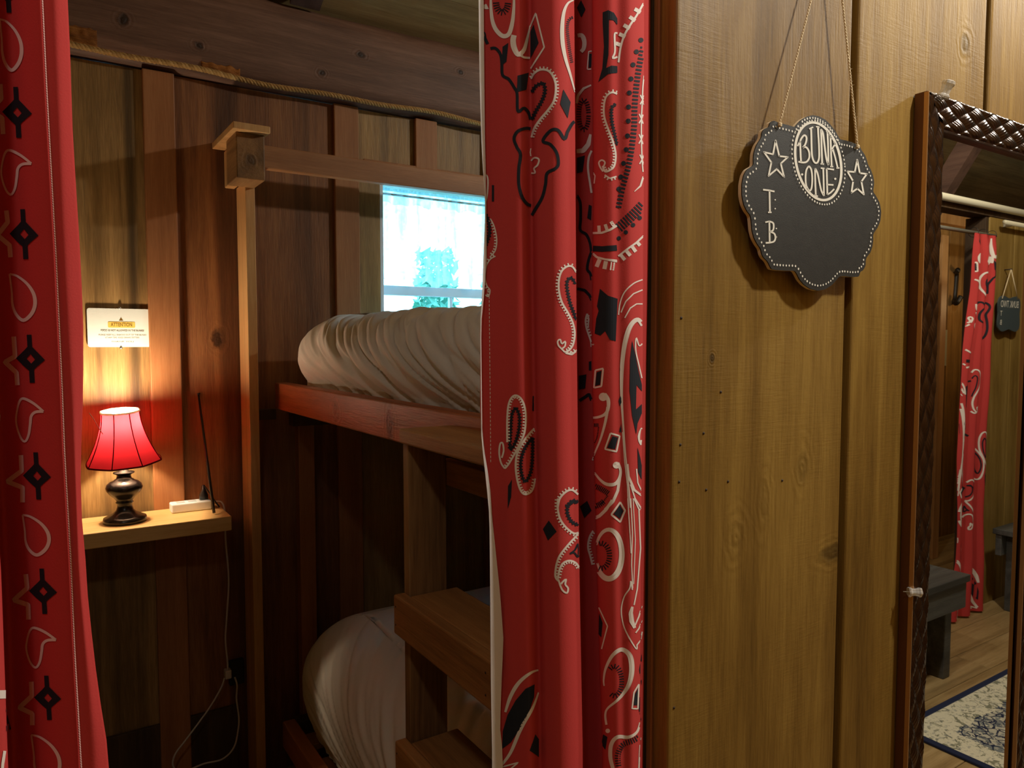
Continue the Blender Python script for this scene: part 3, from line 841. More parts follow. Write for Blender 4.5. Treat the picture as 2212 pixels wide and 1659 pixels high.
t.l(mr.outputs[0], m2.inputs[0]); t.l(tp.outputs[0], m2.inputs[1]); t.l(m1.outputs[0], m2.inputs[2]); t.l(m2.outputs[0], t.out.inputs[0])
M['sheer'] = t.m
sheer = empty('sheer_curtain', (1.34, BY + 0.045, 1.86), 'sheer white lace cafe curtain gathered across the bright window', 'curtain')
def sheer_mesh():
    n, m = 300, 26
    V, Fc = [], []
    for i in range(n + 1):
        u = i / n
        x = WX0 + 0.013 + (WX1 - WX0 - 0.026) * u
        for k in range(m + 1):
            v = k / m
            z = 1.868 - (1.868 - 1.552) * v
            a = 0.010 * (0.35 + 0.65 * v)
            w = math.sin(u * 75 + 1.5 * math.sin(u * 9)) + 0.5 * math.sin(u * 170 + 2 * math.sin(u * 20))
            y = BY + 0.045 + a * w * 0.6
            if abs(v - 0.12) < 0.03: y = BY + 0.045 + (y - BY - 0.045) * 0.35
            if v > 0.99: z += 0.008 * math.sin(u * 60) + 0.006 * math.sin(u * 31 + 1)
            V.append(Vector((x, y, z)))
    for i in range(n):
        for k in range(m):
            a = i * (m + 1) + k; Fc.append((a, a + 1, a + m + 2, a + m + 1))
    return mesh('lace_panel', V, Fc, True)
link('lace_panel', sheer_mesh(), [M['sheer']], sheer, (1.34, BY + 0.045, 1.7))
V, Fc = [], []
for i in range(201):
    u = i / 200; x = WX0 + 0.013 + (WX1 - WX0 - 0.026) * u
    for k in range(9):
        z = 1.868 - 0.052 * k / 8
        V.append(Vector((x, BY + 0.036 + 0.004 * math.sin(u * 95 + 2 * math.sin(u * 14)) * (0.3 + k / 8), z + (0.003 * math.sin(u * 70) + 0.003 * math.sin(u * 43)) * (k == 8))))
for i in range(200):
    for k in range(8):
        a = i * 9 + k; Fc.append((a, a + 1, a + 10, a + 9))
link('rod_pocket', mesh('rod_pocket', V, Fc, True), [M['sheer']], sheer, (1.34, BY + 0.036, 1.84))
tube('rod', [(WX0 + 0.0125, BY + 0.042, 1.848), (WX1 - 0.0125, BY + 0.042, 1.848)], 0.004, M['grey_metal'], sheer, None, 10)
# shrubs outside
leafm = plain('shrub_leaf', c3(150, 205, 190), 0.6)
def shrub(x, y, h, w, label, seed):
    r = random.Random(seed)
    root = empty('garden_shrub', (x, y, 0), label, 'shrub', 'shrubs outside the window')
    V, Fc = [], []
    for k in range(1500):
        a = r.random() * 6.283; b = r.random() ** 0.5; z = r.random()
        c = Vector((x + math.cos(a) * b * w * (1.1 - 0.6 * z), y + math.sin(a) * b * w * 0.6, 0.2 + z * (h - 0.2)))
        s = 0.025 + 0.035 * r.random()
        u = Vector((r.uniform(-1, 1), r.uniform(-1, 1), r.uniform(-1, 1))).normalized(); v = u.cross(Vector((r.uniform(-1, 1), r.uniform(-1, 1), r.uniform(-1, 1)))).normalized()
        n0 = len(V)
        V += [c - u * s, c - v * s * 0.45, c + u * s, c + v * s * 0.45, c + u.cross(v) * s * 0.15]
        Fc += [(n0, n0 + 1, n0 + 4), (n0 + 1, n0 + 2, n0 + 4), (n0 + 2, n0 + 3, n0 + 4), (n0 + 3, n0, n0 + 4)]
    o = link('foliage', mesh('foliage', V, Fc), [leafm], root, (x, y, h / 2)); o['kind'] = 'stuff'
    tube('stem', [(x, y, 0), (x, y, h * 0.7)], 0.03, M['dark'], root, None, 8)
for x, y, h, w, sd in ((1.72, 4.6, 1.84, 0.30, 1), (2.42, 4.7, 2.0, 0.26, 2), (3.10, 4.9, 1.90, 0.30, 4), (2.85, 3.9, 1.72, 0.22, 5)):
    shrub(x, y, h, w, {1: 'leafy shrub outside at the left side of the bunk room window', 2: 'tallest leafy shrub outside, in the middle of the bunk room window', 4: 'leafy shrub outside at the far right of the bunk room window', 5: 'low leafy shrub closest to the bunk room window outside'}[sd], sd)
g = struct('ground', (2, 6, -0.3))
box('lawn', (-6, 2.42, -0.35), (10, 12, -0.02), plain('lawn_green', c3(86, 110, 70), 0.9), g, 0)

# ------------------------------------------------------------------ bandana curtains
# colour 0 white, 1 navy. S stroke (colour, widths, teeth side, closed, path), F filled shape, D row of dashes, C dots;
# traced from the photograph and laid onto the cloth, where they stay as flat print
PRINT = [
('S',0,[4.73,6.75,8.78,9.45,8.78,6.75,4.73],0,0,[(1060.5,-3.4),(1061.2,20.3),(1063.9,43.9),(1070.6,62.4),(1082.4,75.9),(1092.6,78.3),(1101,70.9),(1107.1,47.3),(1109.8,20.3),(1110.5,-3.4)]),
('D',1,2.36,5.06,13.5,0,[(1097.6,5.4),(1097.3,8.9),(1096.7,12.2),(1095.9,15.4),(1094.8,18.2),(1093.5,20.8),(1092,23),(1090.3,24.7),(1088.6,26),(1086.7,26.7),(1084.8,27),(1082.9,26.7),(1081.1,26),(1079.3,24.7),(1077.6,23),(1076.1,20.8),(1074.8,18.2),(1073.8,15.4),(1072.9,12.2),(1072.3,8.9),(1072,5.4)]),
('S',0,[11.48,12.15,10.13,7.43,5.4,3.38],0,0,[(1110.5,76.3),(1108.4,88.4),(1111.1,104.6),(1119.6,118.1),(1131.4,107.3),(1138.8,81),(1144.9,55.7)]),
('S',0,[4.73],0,0,[(1120.6,118.1),(1131.4,124.2),(1144.9,125.6)]),
('S',0,[3.38],0,0,[(1145.6,58.1),(1157.7,28.7),(1175.9,102.3),(1146.9,148.5)]),
('F',1,[(1145.6,69.2),(1153.3,53.3),(1163.8,92.8),(1145.6,127.6)]),
('S',0,[4.73],1,0,[(1147.6,170.5),(1155,158),(1168.5,150.5),(1185.4,153.6),(1196.5,168.8),(1200.6,189),(1197.2,216),(1185.4,236.3),(1168.5,256.5),(1155,276.8),(1148.3,297)]),
('S',0,[3.38],0,0,[(1146.9,320.7),(1144.9,329.1),(1146.9,337.6)]),
('S',0,[3.71],0,0,[(1147.6,347.7),(1155,340.9),(1164.5,344.3),(1161.8,356.5),(1154.3,363.9),(1156.7,373.3),(1148.3,374)]),
('S',1,[5.06],2,0,[(1149.3,199.8),(1156.7,187.3),(1168.5,180.6),(1175.3,181.6),(1177.3,199.2),(1170.2,219.4),(1158.4,239.7),(1149.3,259.2)]),
('S',1,[6.41],0,0,[(1059.8,105.3),(1070.6,104.6),(1080.8,116.5),(1084.1,135),(1085.8,162),(1099.3,171.5),(1111.1,189.7),(1116.9,202.5),(1118.6,240.3),(1131.4,233.6),(1141.5,243.7),(1145.2,258.2)]),
('F',1,[(1085.8,101.3),(1098.3,92.8),(1094.3,133.3),(1084.1,141.8)]),
('F',1,[(1117.9,163.7),(1141.5,157),(1136.5,194.1),(1116.2,199.2)]),
('S',1,[6.75],0,0,[(1146.2,278.5),(1134.8,277.5),(1117.9,284.2),(1110.5,299.7),(1116.2,317.3),(1124,334.2),(1120.6,364.6),(1120.6,398.3),(1127.3,425.3),(1138.1,440.5),(1146.9,444.2)]),
('S',1,[6.75],0,0,[(1148.9,465.1),(1158.4,449.6),(1171.9,425.3),(1178.6,398.3),(1182,374.7),(1198.9,364.6),(1205.7,354.4),(1202.3,330.8),(1188.8,312.2),(1173.6,306.2),(1178.6,293.7),(1192.2,280.8),(1205.7,281.9),(1219.2,300.4),(1225.9,284.2),(1236,266.7),(1242.8,261.6)]),
('F',1,[(1216.5,193.1),(1232,221.1),(1225.9,255.5),(1209.7,224.5)]),
('S',0,[2.7,6.75,8.78,8.78,6.75,4.73,2.7],0,0,[(1240.1,0),(1226.6,6.8),(1217.5,27),(1213.8,60.8),(1215.1,94.5),(1221.5,128.3),(1231.6,162),(1241.4,199.2)]),
('D',1,2.36,4.39,6.08,0,[(1237.7,37.1),(1229.3,42.2),(1225.2,57.4),(1226.6,81),(1230,108),(1235.4,138.4)]),
('F',1,[(1254.6,0.7),(1264.4,20.3),(1255.3,37.8),(1245.5,16.9)]),
('S',0,[8.1,10.13,9.45,8.1],0,0,[(1246.8,77),(1256.3,77),(1261.7,89.5),(1260.3,104.6),(1254.3,112.1)]),
('S',0,[2.7],0,0,[(1278.6,110.7),(1271.5,111.4),(1268.1,150.2),(1277.2,149.2)]),
('F',1,[(1271.8,116.5),(1278.6,115.8),(1277.6,145.1),(1271.1,146.5)]),
('S',0,[3.38,5.4,6.08,4.73],0,0,[(1277.2,184),(1259.7,191.4),(1247.8,206.6),(1245.1,223.5)]),
('S',0,[8.78,10.8,10.13,5.4],0,0,[(1244.8,326.8),(1259,325.7),(1270.5,312.2),(1275.5,290.3)]),
('D',1,2.36,5.4,10.13,0,[(1271.1,248.1),(1271,253.1),(1270.6,258),(1270,262.7),(1269.1,267),(1268,270.8),(1266.7,274),(1265.2,276.7),(1263.7,278.6),(1262,279.8),(1260.3,280.2),(1258.6,279.8),(1257,278.6),(1255.4,276.7),(1254,274),(1252.7,270.8),(1251.6,267),(1250.7,262.7),(1250.1,258),(1249.7,253.1),(1249.5,248.1),(1249.7,243.1),(1250.1,238.2),(1250.7,233.5),(1251.6,229.3),(1252.7,225.4),(1254,222.2),(1255.4,219.5),(1257,217.6),(1258.6,216.4),(1260.3,216),(1262,216.4),(1263.7,217.6),(1265.2,219.5),(1266.7,222.2),(1268,225.4),(1269.1,229.3),(1270,233.5),(1270.6,238.2),(1271,243.1),(1271.1,248.1)]),
('F',1,[(1245.5,340.9),(1263,335.9),(1258,371.3),(1245.5,374.7)]),
('S',0,[4.73],0,0,[(1278.2,325.7),(1271.5,340.9),(1269.8,364.6),(1274.2,394.9),(1277.9,416.9)]),
('S',0,[2.7],0,0,[(1281.9,373),(1286,379.7),(1284,396.6)]),
('S',1,[6.08],0,0,[(1245.5,421.9),(1252.9,438.8),(1253.6,472.6),(1252.9,496.9),(1266.4,507),(1274.9,527.3),(1277.6,555.3)]),
('F',1,[(1271.5,442.2),(1278.6,444.9),(1277.2,475.9),(1268.1,471.2)]),
('F',1,[(1301.9,27),(1313.7,22.3),(1325.5,27.7),(1333.2,40.5),(1333.2,54),(1325.5,44.6),(1315.4,42.5),(1315,84.4),(1314.3,118.1),(1309.3,147.2),(1320.4,141.8),(1333.2,143.1),(1333.2,157.3),(1313.7,160),(1292.7,177.2),(1301.2,148.5),(1304.6,101.3),(1301.9,50.6)]),
('S',0,[4.05],0,0,[(1333.2,72.6),(1327.2,74.3),(1327.8,111.4),(1322.8,125.6),(1333.2,122.9)]),
('S',0,[4.39],0,0,[(1389.3,7.4),(1374.4,33.8),(1360.9,54),(1348.1,77.6),(1340,104.6),(1335.9,135)]),
('D',0,8.1,20.93,14.85,0,[(1381.9,14.2),(1368.4,36.5),(1354.2,56.7),(1342.4,79.7),(1335.6,97.9)]),
('C',1,5.4,[(1383.9,86.8),(1374.4,112.1),(1367,140.1),(1362.6,170.5),(1359.2,200.8),(1357.6,231.2),(1356.9,261.6),(1355.2,293.7),(1352.5,323.4),(1346.8,353.1),(1340.7,382.4),(1336.6,408.4)]),
('D',1,4.39,8.1,12.15,0,[(1389.6,99.6),(1381.9,135),(1376.5,168.8),(1372.7,202.5),(1370.4,236.3),(1369.7,270),(1366.3,303.8),(1361.6,337.6),(1354.2,371.3),(1345.7,401.7),(1339,432.1),(1334.6,455.7)]),
('S',0,[2.7],0,0,[(1390.3,163.7),(1387.9,189),(1386.9,216),(1384.9,256.5),(1384.9,300.4),(1386.2,344.3),(1388.3,371.3)]),
('S',0,[2.7],0,0,[(1382.5,205.2),(1387.3,216),(1390.6,226.2)]),
('S',0,[2.7],0,0,[(1390.6,206.6),(1387.3,216),(1381.9,225.5)]),
('S',0,[2.7],0,0,[(1380.2,246.4),(1384.9,257.2),(1388.3,267.3)]),
('S',0,[2.7],0,0,[(1388.3,247.8),(1384.9,257.2),(1379.5,266.7)]),
('S',0,[2.7],0,0,[(1379.8,290.3),(1384.6,301.1),(1387.9,311.2)]),
('S',0,[2.7],0,0,[(1387.9,291.6),(1384.6,301.1),(1379.2,310.5)]),
('S',0,[2.7],0,0,[(1381.5,334.2),(1386.2,345),(1389.6,355.1)]),
('S',0,[2.7],0,0,[(1389.6,335.5),(1386.2,345),(1380.8,354.4)]),
('S',0,[4.05,4.05,1.35],0,0,[(1388.9,381.4),(1382.9,401.7),(1369.7,413.8)]),
('S',0,[4.05],-1,0,[(1332.6,203.2),(1321.1,199.8),(1309.3,209.3),(1304.6,229.5),(1305.6,253.2),(1314,280.2),(1323.8,307.2),(1329.5,334.2),(1326.5,357.8),(1317,367.9),(1306.9,370.6),(1301.9,358.5)]),
('S',0,[3.38],0,0,[(1302.9,370.6),(1296.8,361.2),(1294.1,351.1),(1300.2,346),(1306.9,351.1),(1302.9,361.9)]),
('S',0,[3.38],-1,0,[(1306.2,378.1),(1317,385.5),(1331.2,381.4)]),
('S',1,[4.05],2,0,[(1330.5,225.5),(1322.8,229.5),(1320.1,243),(1322.1,266.7),(1327.2,290.3),(1332.6,313.9)]),
('S',0,[4.73],0,0,[(1281.3,503.6),(1300.2,503),(1317,496.9),(1332.6,486.8)]),
('D',0,6.75,15.53,14.85,0,[(1286.7,494.9),(1300.2,494.2),(1317,488.8),(1332.6,478.6)]),
('S',1,[12.15],0,0,[(1281.6,536.7),(1300.2,538.1),(1332.2,535.4)]),
('S',0,[4.05],0,0,[(1280.9,548.5),(1290,556.3),(1306.9,560.3),(1332.2,563)]),
('D',1,3.71,6.75,21.6,0,[(1334.9,493.5),(1357.6,473.2),(1374.4,456.4),(1388.9,441.5)]),
('C',1,4.73,[(1336.6,514.8),(1351.5,501.9),(1367,486.1),(1381.2,470.9)]),
('S',0,[4.05],0,0,[(1335.3,553.6),(1357.6,536),(1374.4,523.9),(1389.3,509.7)]),
('D',0,7.43,14.85,15.53,0,[(1339,560.3),(1359.2,544.1),(1376.1,532),(1388.6,521.5)]),
('F',0,[(1033.5,0),(1040.9,0),(1036.9,13.5),(1051.1,8.8),(1056.5,19.6),(1052.4,20.3),(1040.3,18.6),(1034.9,20.3)]),
('S',1,[6.75],0,0,[(1037.6,69.2),(1046.3,71.6),(1048.4,83.7),(1053.8,95.2)]),
('S',0,[3.38],0,0,[(1043.6,388.2),(1050.4,378.1),(1054.4,388.2),(1053.8,411.8),(1051.1,430.4),(1045,445.6)]),
('S',0,[2.7],-1,0,[(1059.8,472.6),(1067.9,489.5),(1073.3,516.5),(1070.6,540.1),(1060.5,553.6)]),
('S',1,[5.4],2,0,[(1048.7,462.4),(1057.1,479.3),(1057.8,506.3),(1047,536.7)]),
('S',1,[4.73],0,0,[(1065.2,400),(1065.2,435.4)]),
('S',0,[2.7],-1,0,[(1070.6,553.5),(1058.8,560.9),(1050.4,577.1),(1048.4,600.8),(1052.1,617.6),(1058.8,627.1),(1055.4,640.6),(1049,637.2)]),
('S',0,[4.05],-1,0,[(1244.1,587.9),(1236,576.5),(1225.9,575.1),(1214.1,583.9),(1207.7,600.8),(1206.7,624.4),(1212.7,651.4),(1225.9,675),(1236,695.3),(1240.8,718.9),(1237.7,742.5),(1229.3,756),(1219.8,760.8)]),
('S',0,[3.38],0,0,[(1219.8,760.8),(1212.4,753.3),(1206.3,746.6),(1204.3,737.5),(1209.7,733.1),(1213.1,742.5),(1220.5,737.5),(1219.8,747.6),(1214.1,752.7)]),
('S',0,[4.39],1,0,[(1221.2,762.1),(1234.3,765.5),(1245.5,756.7)]),
('S',1,[4.05],2,0,[(1242.8,613.6),(1236,602.1),(1229.3,600.8),(1224.2,610.9),(1225.9,631.1),(1231,654.8),(1238.7,675),(1244.1,691.9)]),
('S',0,[4.05],1,0,[(1268.1,677.7),(1264.4,691.9),(1266.4,708.8),(1271.5,724),(1276.5,737.5),(1277.9,749.3)]),
('S',0,[3.38],0,0,[(1268.1,677.7),(1271.5,688.5),(1269.8,708.8)]),
('S',1,[6.08],0,0,[(1277.6,543.4),(1271.5,560.3),(1268.1,581.2),(1274.9,590.6),(1277.9,604.8)]),
('S',1,[6.08],0,0,[(1246.2,623.7),(1263,627.1),(1273.2,637.9),(1277.6,648)]),
('F',1,[(1249.5,811.7),(1266.4,808.4),(1263.7,838.7),(1249.5,842.4)]),
('F',1,[(1271.5,781.4),(1277.9,779.7),(1277.9,799.9),(1271.5,799.9)]),
('S',1,[6.75],0,0,[(1250.9,865.7),(1272.5,851.2),(1277.6,864.7)]),
('S',0,[4.05],0,0,[(1281.6,547.4),(1290,555.5),(1306.9,560.3),(1332.6,565)]),
('D',0,8.78,15.53,17.55,0,[(1285.3,565.3),(1300.2,571.1),(1317,574.4),(1331.9,576.5)]),
('F',1,[(1296.1,623.7),(1313,638.6),(1333.6,645.3),(1329.5,737.1),(1317,733.8),(1306.9,715.5),(1296.8,725),(1285,720.6),(1288.4,688.5),(1293.4,671.6),(1290,661.5)]),
('S',0,[2.7],0,0,[(1387.3,604.1),(1367.7,612.6),(1349.1,631.1),(1339.3,654.8),(1335.9,680.1)]),
('S',0,[2.7],0,0,[(1387.3,626.1),(1367.7,634.5),(1351.5,651.4),(1341.4,675)]),
('S',0,[2.7],0,0,[(1387.3,656.5),(1374.4,656.5),(1360.9,665.6),(1349.5,686.8)]),
('S',0,[8.78,10.13,8.78,6.08,4.05,3.04,2.7,2.7],0,0,[(1387.3,702.7),(1378.5,690.9),(1367.7,695.3),(1357.6,712.2),(1349.5,742.5),(1344.7,776.3),(1342.7,810),(1342.7,860.7),(1345.7,911.3),(1350.8,978.8),(1356.9,1039.6),(1361.6,1097)]),
('S',0,[2.7],0,0,[(1386.6,742.5),(1379.8,746.6),(1373.8,729.7),(1372.7,756),(1379.8,789.8),(1385.9,816.8)]),
('F',1,[(1365,735.8),(1371.7,766.2),(1379.8,806.7),(1385.9,831),(1385.9,845.5),(1374.4,831),(1373.1,884.3),(1385.9,872.5),(1385.9,892.7),(1376.5,914.7),(1373.8,938.3),(1365,897.8),(1359.6,843.8),(1360.6,776.3)]),
('S',0,[2.7,8.1,10.13,8.1,2.7],0,0,[(1385.2,924.1),(1383.2,933.2),(1381.9,943.4),(1382.2,953.5),(1383.9,961.3)]),
('F',1,[(1376.5,966),(1382.5,988.9),(1385.6,1005.8),(1385.2,1036.2),(1377.8,1019.3)]),
('S',0,[3.71],0,1,[(1286.7,799.9),(1302.9,795.9),(1299.2,834.3),(1283.6,837.7)]),
('F',1,[(1289.4,804),(1299.5,800.6),(1296.5,831),(1286,833.7)]),
('C',0,9.11,[(1302.9,857.3)]),
('S',0,[8.78,7.43,6.08,4.73],0,0,[(1305.6,851.2),(1313.7,864.1),(1313,884.3),(1305.2,895.8),(1291.7,901.2),(1279.2,902.5)]),
('S',0,[6.75,5.4,4.05,3.38],0,0,[(1313,879.2),(1307.6,911.3),(1297.5,948.4),(1286.7,975.4),(1279.9,994.3)]),
('D',1,2.03,3.38,7.43,0,[(1279.9,918.1),(1295.1,918.1)]),
('D',1,1.69,3.38,2.7,0,[(1293.4,921.4),(1290,945.1),(1281.9,961.9)]),
('S',0,[3.71],0,1,[(1318.7,935.9),(1338.3,941.7),(1331.2,975.4),(1306.9,970)]),
('F',1,[(1322.8,941.7),(1334.3,945.1),(1328.2,970.7),(1311.6,967)]),
('C',0,7.43,[(1330.9,1004.8)]),
('S',0,[6.75,6.08,7.43,7.43,5.4,4.05],0,0,[(1333.9,999.7),(1340,1015.9),(1337.3,1033.5),(1327.2,1045.7),(1310.3,1045.7),(1296.8,1036.2),(1284.6,1020.7)]),
('S',0,[6.75,6.08,6.08],0,0,[(1338,1032.8),(1333.9,1059.8),(1323.8,1083.5),(1306.9,1101)]),
('D',1,2.03,3.71,11.48,0,[(1281.9,1048.4),(1300.2,1056.5),(1315,1066.6)]),
('D',1,1.69,3.38,3.38,0,[(1313,1070),(1300.2,1086.8),(1285,1097)]),
('F',1,[(1338.6,793.2),(1342,806.7),(1339.3,814.1)]),
('F',1,[(1335.9,865.7),(1341.4,849.9),(1342.7,869.1),(1338.6,877.6)]),
('F',1,[(1337.3,931.6),(1341.7,915.4),(1342.7,934.9)]),
('S',0,[2.03],0,0,[(1344.7,933.2),(1349.1,995.7),(1354.9,1046.3),(1357.6,1097)]),
('S',0,[5.4,4.73,5.4,4.05],0,0,[(1354.5,1002.4),(1357.6,1029.5),(1369.4,1058.1),(1384.6,1070)]),
('S',0,[2.7],0,0,[(1385.6,1061.5),(1377.1,1043),(1374.4,1012.6)]),
('S',0,[3.04],0,0,[(1361.6,1046.3),(1371.1,1076.7),(1384.6,1098.6)]),
('S',0,[4.05],-1,0,[(1095.9,955.2),(1095.6,911.3),(1098,877.6),(1104.4,860),(1114.5,853.9),(1126.3,862.4),(1134.1,884.3),(1135.4,911.3),(1131.4,938.3),(1117.9,968.7),(1101,999.1),(1090.9,1011.9)]),
('S',0,[3.71],0,0,[(1090.9,1011.9),(1082.8,999.7),(1078.7,978.8),(1080.8,958.6),(1086.2,957.2),(1088.2,973.8),(1084.1,988.9)]),
('S',0,[4.39],1,0,[(1153.7,925.5),(1141.5,938.3),(1125.3,961.9),(1116.5,982.9),(1114.2,1009.2),(1118.2,1039.6),(1126.7,1062.5),(1138.1,1067.3),(1150,1057.1),(1155.7,1033.5)]),
('S',1,[4.39],2,1,[(1114.5,880.3),(1106.1,894.4),(1103.4,928.2),(1102,970.4),(1114.5,952.5),(1121.3,924.8),(1121.9,897.8)]),
('S',1,[4.39],2,1,[(1150.3,945.1),(1136.5,962.6),(1127.3,985.6),(1125,1012.6),(1133.1,1040.3),(1144.9,1023.4),(1149.3,992.3)]),
('F',1,[(1097.6,1049.7),(1106.1,1035.5),(1104.4,1073.3),(1097,1098.6)]),
('S',1,[3.38],0,0,[(1151.6,855.6),(1151,887.7)]),
('S',0,[4.39],1,0,[(1204.3,1097.6),(1209,1076.7),(1222.5,1061.9),(1236,1058.5),(1249.9,1070)]),
('S',1,[5.06],2,0,[(1221.9,1095.3),(1232.7,1085.1),(1248.2,1082.8)]),
('S',0,[4.19],-1,0,[(1205,1076.5),(1205,1100.9),(1210.2,1121.9),(1222.4,1139.3),(1238.2,1151.6),(1249,1150.5)]),
('S',0,[4.19],1,0,[(1247.6,1151.6),(1243.4,1158.5),(1225.9,1177.7),(1208.8,1200.4),(1201.8,1221.4),(1199.8,1244.7),(1206,1254.5)]),
('S',0,[3.84],0,0,[(1206,1251),(1210.2,1265),(1215.5,1275.5),(1224.2,1280.7),(1226.6,1270.2),(1220.7,1262.2),(1222.4,1251),(1215.5,1256.3),(1211.3,1261.5)]),
('S',0,[4.19],1,0,[(1250.7,1227.3),(1243.4,1216.1),(1229.4,1210.9),(1215.5,1216.8),(1208.5,1230.8),(1205,1249.3)]),
('S',1,[4.89],2,0,[(1248.6,1085.2),(1236.4,1081.7),(1225.9,1094),(1225.9,1111.4),(1234.7,1127.1),(1249,1134.5)]),
('F',1,[(1185.8,1124),(1202.5,1148.1),(1184,1167.3),(1173.2,1142.8)]),
('S',1,[3.84],0,0,[(1230.8,1195.9),(1241.6,1187.5),(1249,1174.2),(1248.6,1202.9),(1239.9,1193.8),(1230.8,1195.9)]),
('F',1,[(1251.8,1094),(1267.8,1081.7),(1277.6,1102.7),(1261.5,1119.1)]),
('S',0,[4.19],1,0,[(1281.1,1146.3),(1273.1,1160.3),(1269.6,1181.2),(1274.8,1202.2),(1279,1219.6)]),
('S',0,[5.58,6.98,6.98],0,0,[(1322.3,1080),(1309.7,1100.2),(1295.7,1114.2),(1284.2,1120.1)]),
('S',0,[3.84],0,1,[(1339.4,1084.5),(1350.2,1102.7),(1339.4,1127.8),(1320.2,1111.4)]),
('F',1,[(1338.3,1090.5),(1346.7,1103.7),(1338.3,1120.5),(1325.4,1110)]),
('D',1,2.09,3.84,11.87,0,[(1285.3,1094),(1295.7,1089.8),(1306.9,1080.7)]),
('S',0,[4.89,7.68,11.17,12.57,12.57,11.87,9.08],0,0,[(1289,1177.1),(1291.6,1167.8),(1295,1159.7),(1299.3,1153),(1304.1,1148),(1309.3,1145),(1314.8,1143.9),(1320.3,1144.8),(1325.5,1147.8),(1330.4,1152.7),(1334.6,1159.3),(1338.1,1167.4),(1340.7,1176.6),(1342.3,1186.5),(1342.9,1196.9),(1342.3,1207.3),(1340.7,1217.3),(1338.1,1226.5),(1334.6,1234.5),(1330.4,1241.1),(1325.5,1246),(1320.3,1249),(1314.8,1250),(1309.3,1248.9),(1304.1,1245.8),(1299.3,1240.8),(1295,1234.2),(1291.6,1226),(1289,1216.8)]),
('D',1,2.44,5.58,11.17,0,[(1293.3,1174.8),(1295.4,1173.9),(1297.6,1173.3),(1299.8,1173.2),(1302.1,1173.6),(1304.2,1174.3),(1306.3,1175.5),(1308.3,1177.2),(1310.1,1179.2),(1311.8,1181.5),(1313.2,1184.2),(1314.4,1187.1),(1315.4,1190.2),(1316.1,1193.5),(1316.5,1196.9),(1316.7,1200.4),(1316.5,1203.9),(1316.1,1207.3),(1315.4,1210.6),(1314.4,1213.8),(1313.2,1216.7),(1311.8,1219.3),(1310.1,1221.7),(1308.3,1223.7),(1306.3,1225.3),(1304.2,1226.5),(1302.1,1227.3),(1299.8,1227.6),(1297.6,1227.5),(1295.4,1227),(1293.3,1226)]),
('S',0,[2.09],0,0,[(1355.8,1076.5),(1360.3,1149.8),(1362.8,1195.2)]),
('S',0,[2.09],0,0,[(1362.1,1076.5),(1365.5,1149.8),(1363.8,1219.6),(1366.2,1270.2)]),
('S',0,[1.75],0,0,[(1366.9,1076.5),(1371.8,1167.3),(1368.3,1261.5)]),
('S',0,[3.14],0,0,[(1369,1076.5),(1379.5,1100.2),(1385.1,1101.6)]),
('S',0,[2.79],0,0,[(1379.5,1100.2),(1383,1184.7),(1376,1272),(1369,1306.9)]),
('S',0,[2.79],0,0,[(1365.5,1274.1),(1362.1,1254.5),(1360,1270.2),(1348.1,1289.4),(1341.8,1317.3),(1346.4,1348.8),(1358.6,1376.7),(1373.9,1401.8),(1375.3,1394.1)]),
('S',0,[4.89,9.08,9.77,6.28],0,0,[(1365.5,1310.4),(1362.1,1324.3),(1364.2,1341.8),(1370.4,1356.4)]),
('S',0,[3.14],0,0,[(1385.8,1308.6),(1379.5,1331.3),(1370.4,1352.3)]),
('S',0,[2.79],0,0,[(1385.8,1340),(1379.5,1357.5),(1372.5,1366.9)]),
('S',0,[2.79],0,0,[(1386.5,1364.5),(1383,1383),(1374.6,1394.1)]),
('S',0,[2.79],0,0,[(1294,1312.1),(1312.5,1352.3),(1299.9,1401.8)]),
('F',1,[(1294.7,1324.3),(1302,1345.3),(1299.2,1376.7),(1293.6,1369.7)]),
('S',0,[2.79,4.89,6.98,9.08,11.17,10.47,8.38,5.58,4.19,4.89],0,0,[(1305.5,1481.4),(1304.5,1467.4),(1309,1443),(1323,1415.8),(1341.1,1402.9),(1356.8,1410.9),(1363.5,1429),(1363.5,1457),(1355.1,1484.9),(1334.1,1511.4),(1313.2,1529.6),(1308,1544.2),(1310.4,1565.2)]),
('C',0,4.89,[(1313.2,1578.4)]),
('D',1,2.44,5.58,10.47,0,[(1317.1,1446.3),(1318.7,1443.9),(1320.4,1442),(1322.2,1440.4),(1324.1,1439.4),(1326.1,1438.9),(1328.1,1438.9),(1330,1439.4),(1332,1440.3),(1333.8,1441.8),(1335.5,1443.8),(1337.1,1446.1),(1338.6,1448.9),(1339.8,1452),(1340.9,1455.4),(1341.8,1459.1),(1342.4,1462.9),(1342.7,1466.9),(1342.9,1470.9),(1342.7,1475),(1342.4,1478.9),(1341.8,1482.8),(1340.9,1486.4),(1339.8,1489.9),(1338.6,1493),(1337.1,1495.7),(1335.5,1498.1),(1333.8,1500),(1332,1501.5),(1330,1502.5),(1328.1,1503),(1326.1,1503),(1324.1,1502.4),(1322.2,1501.4),(1320.4,1499.9),(1318.7,1497.9),(1317.1,1495.5)]),
('F',1,[(1385.8,1411.6),(1380.2,1446.5),(1385.1,1481.4),(1385.8,1429)]),
('S',0,[3.14],0,1,[(1379.5,1477.9),(1377.4,1531),(1364.9,1530.3),(1369,1495.4)]),
('F',1,[(1377.4,1486.6),(1375.7,1523.3),(1368.3,1523.3),(1371.1,1498.8)]),
('F',1,[(1382.3,1484.9),(1385.4,1505.8),(1384.4,1558.2),(1379.5,1533.8)]),
('S',0,[3.49,5.58,7.68,8.38,8.38,7.68],0,0,[(1383,1555.4),(1376,1579.8),(1358.6,1591.7),(1334.1,1591.7),(1320.9,1607.1),(1318.8,1635),(1324.4,1660.1)]),
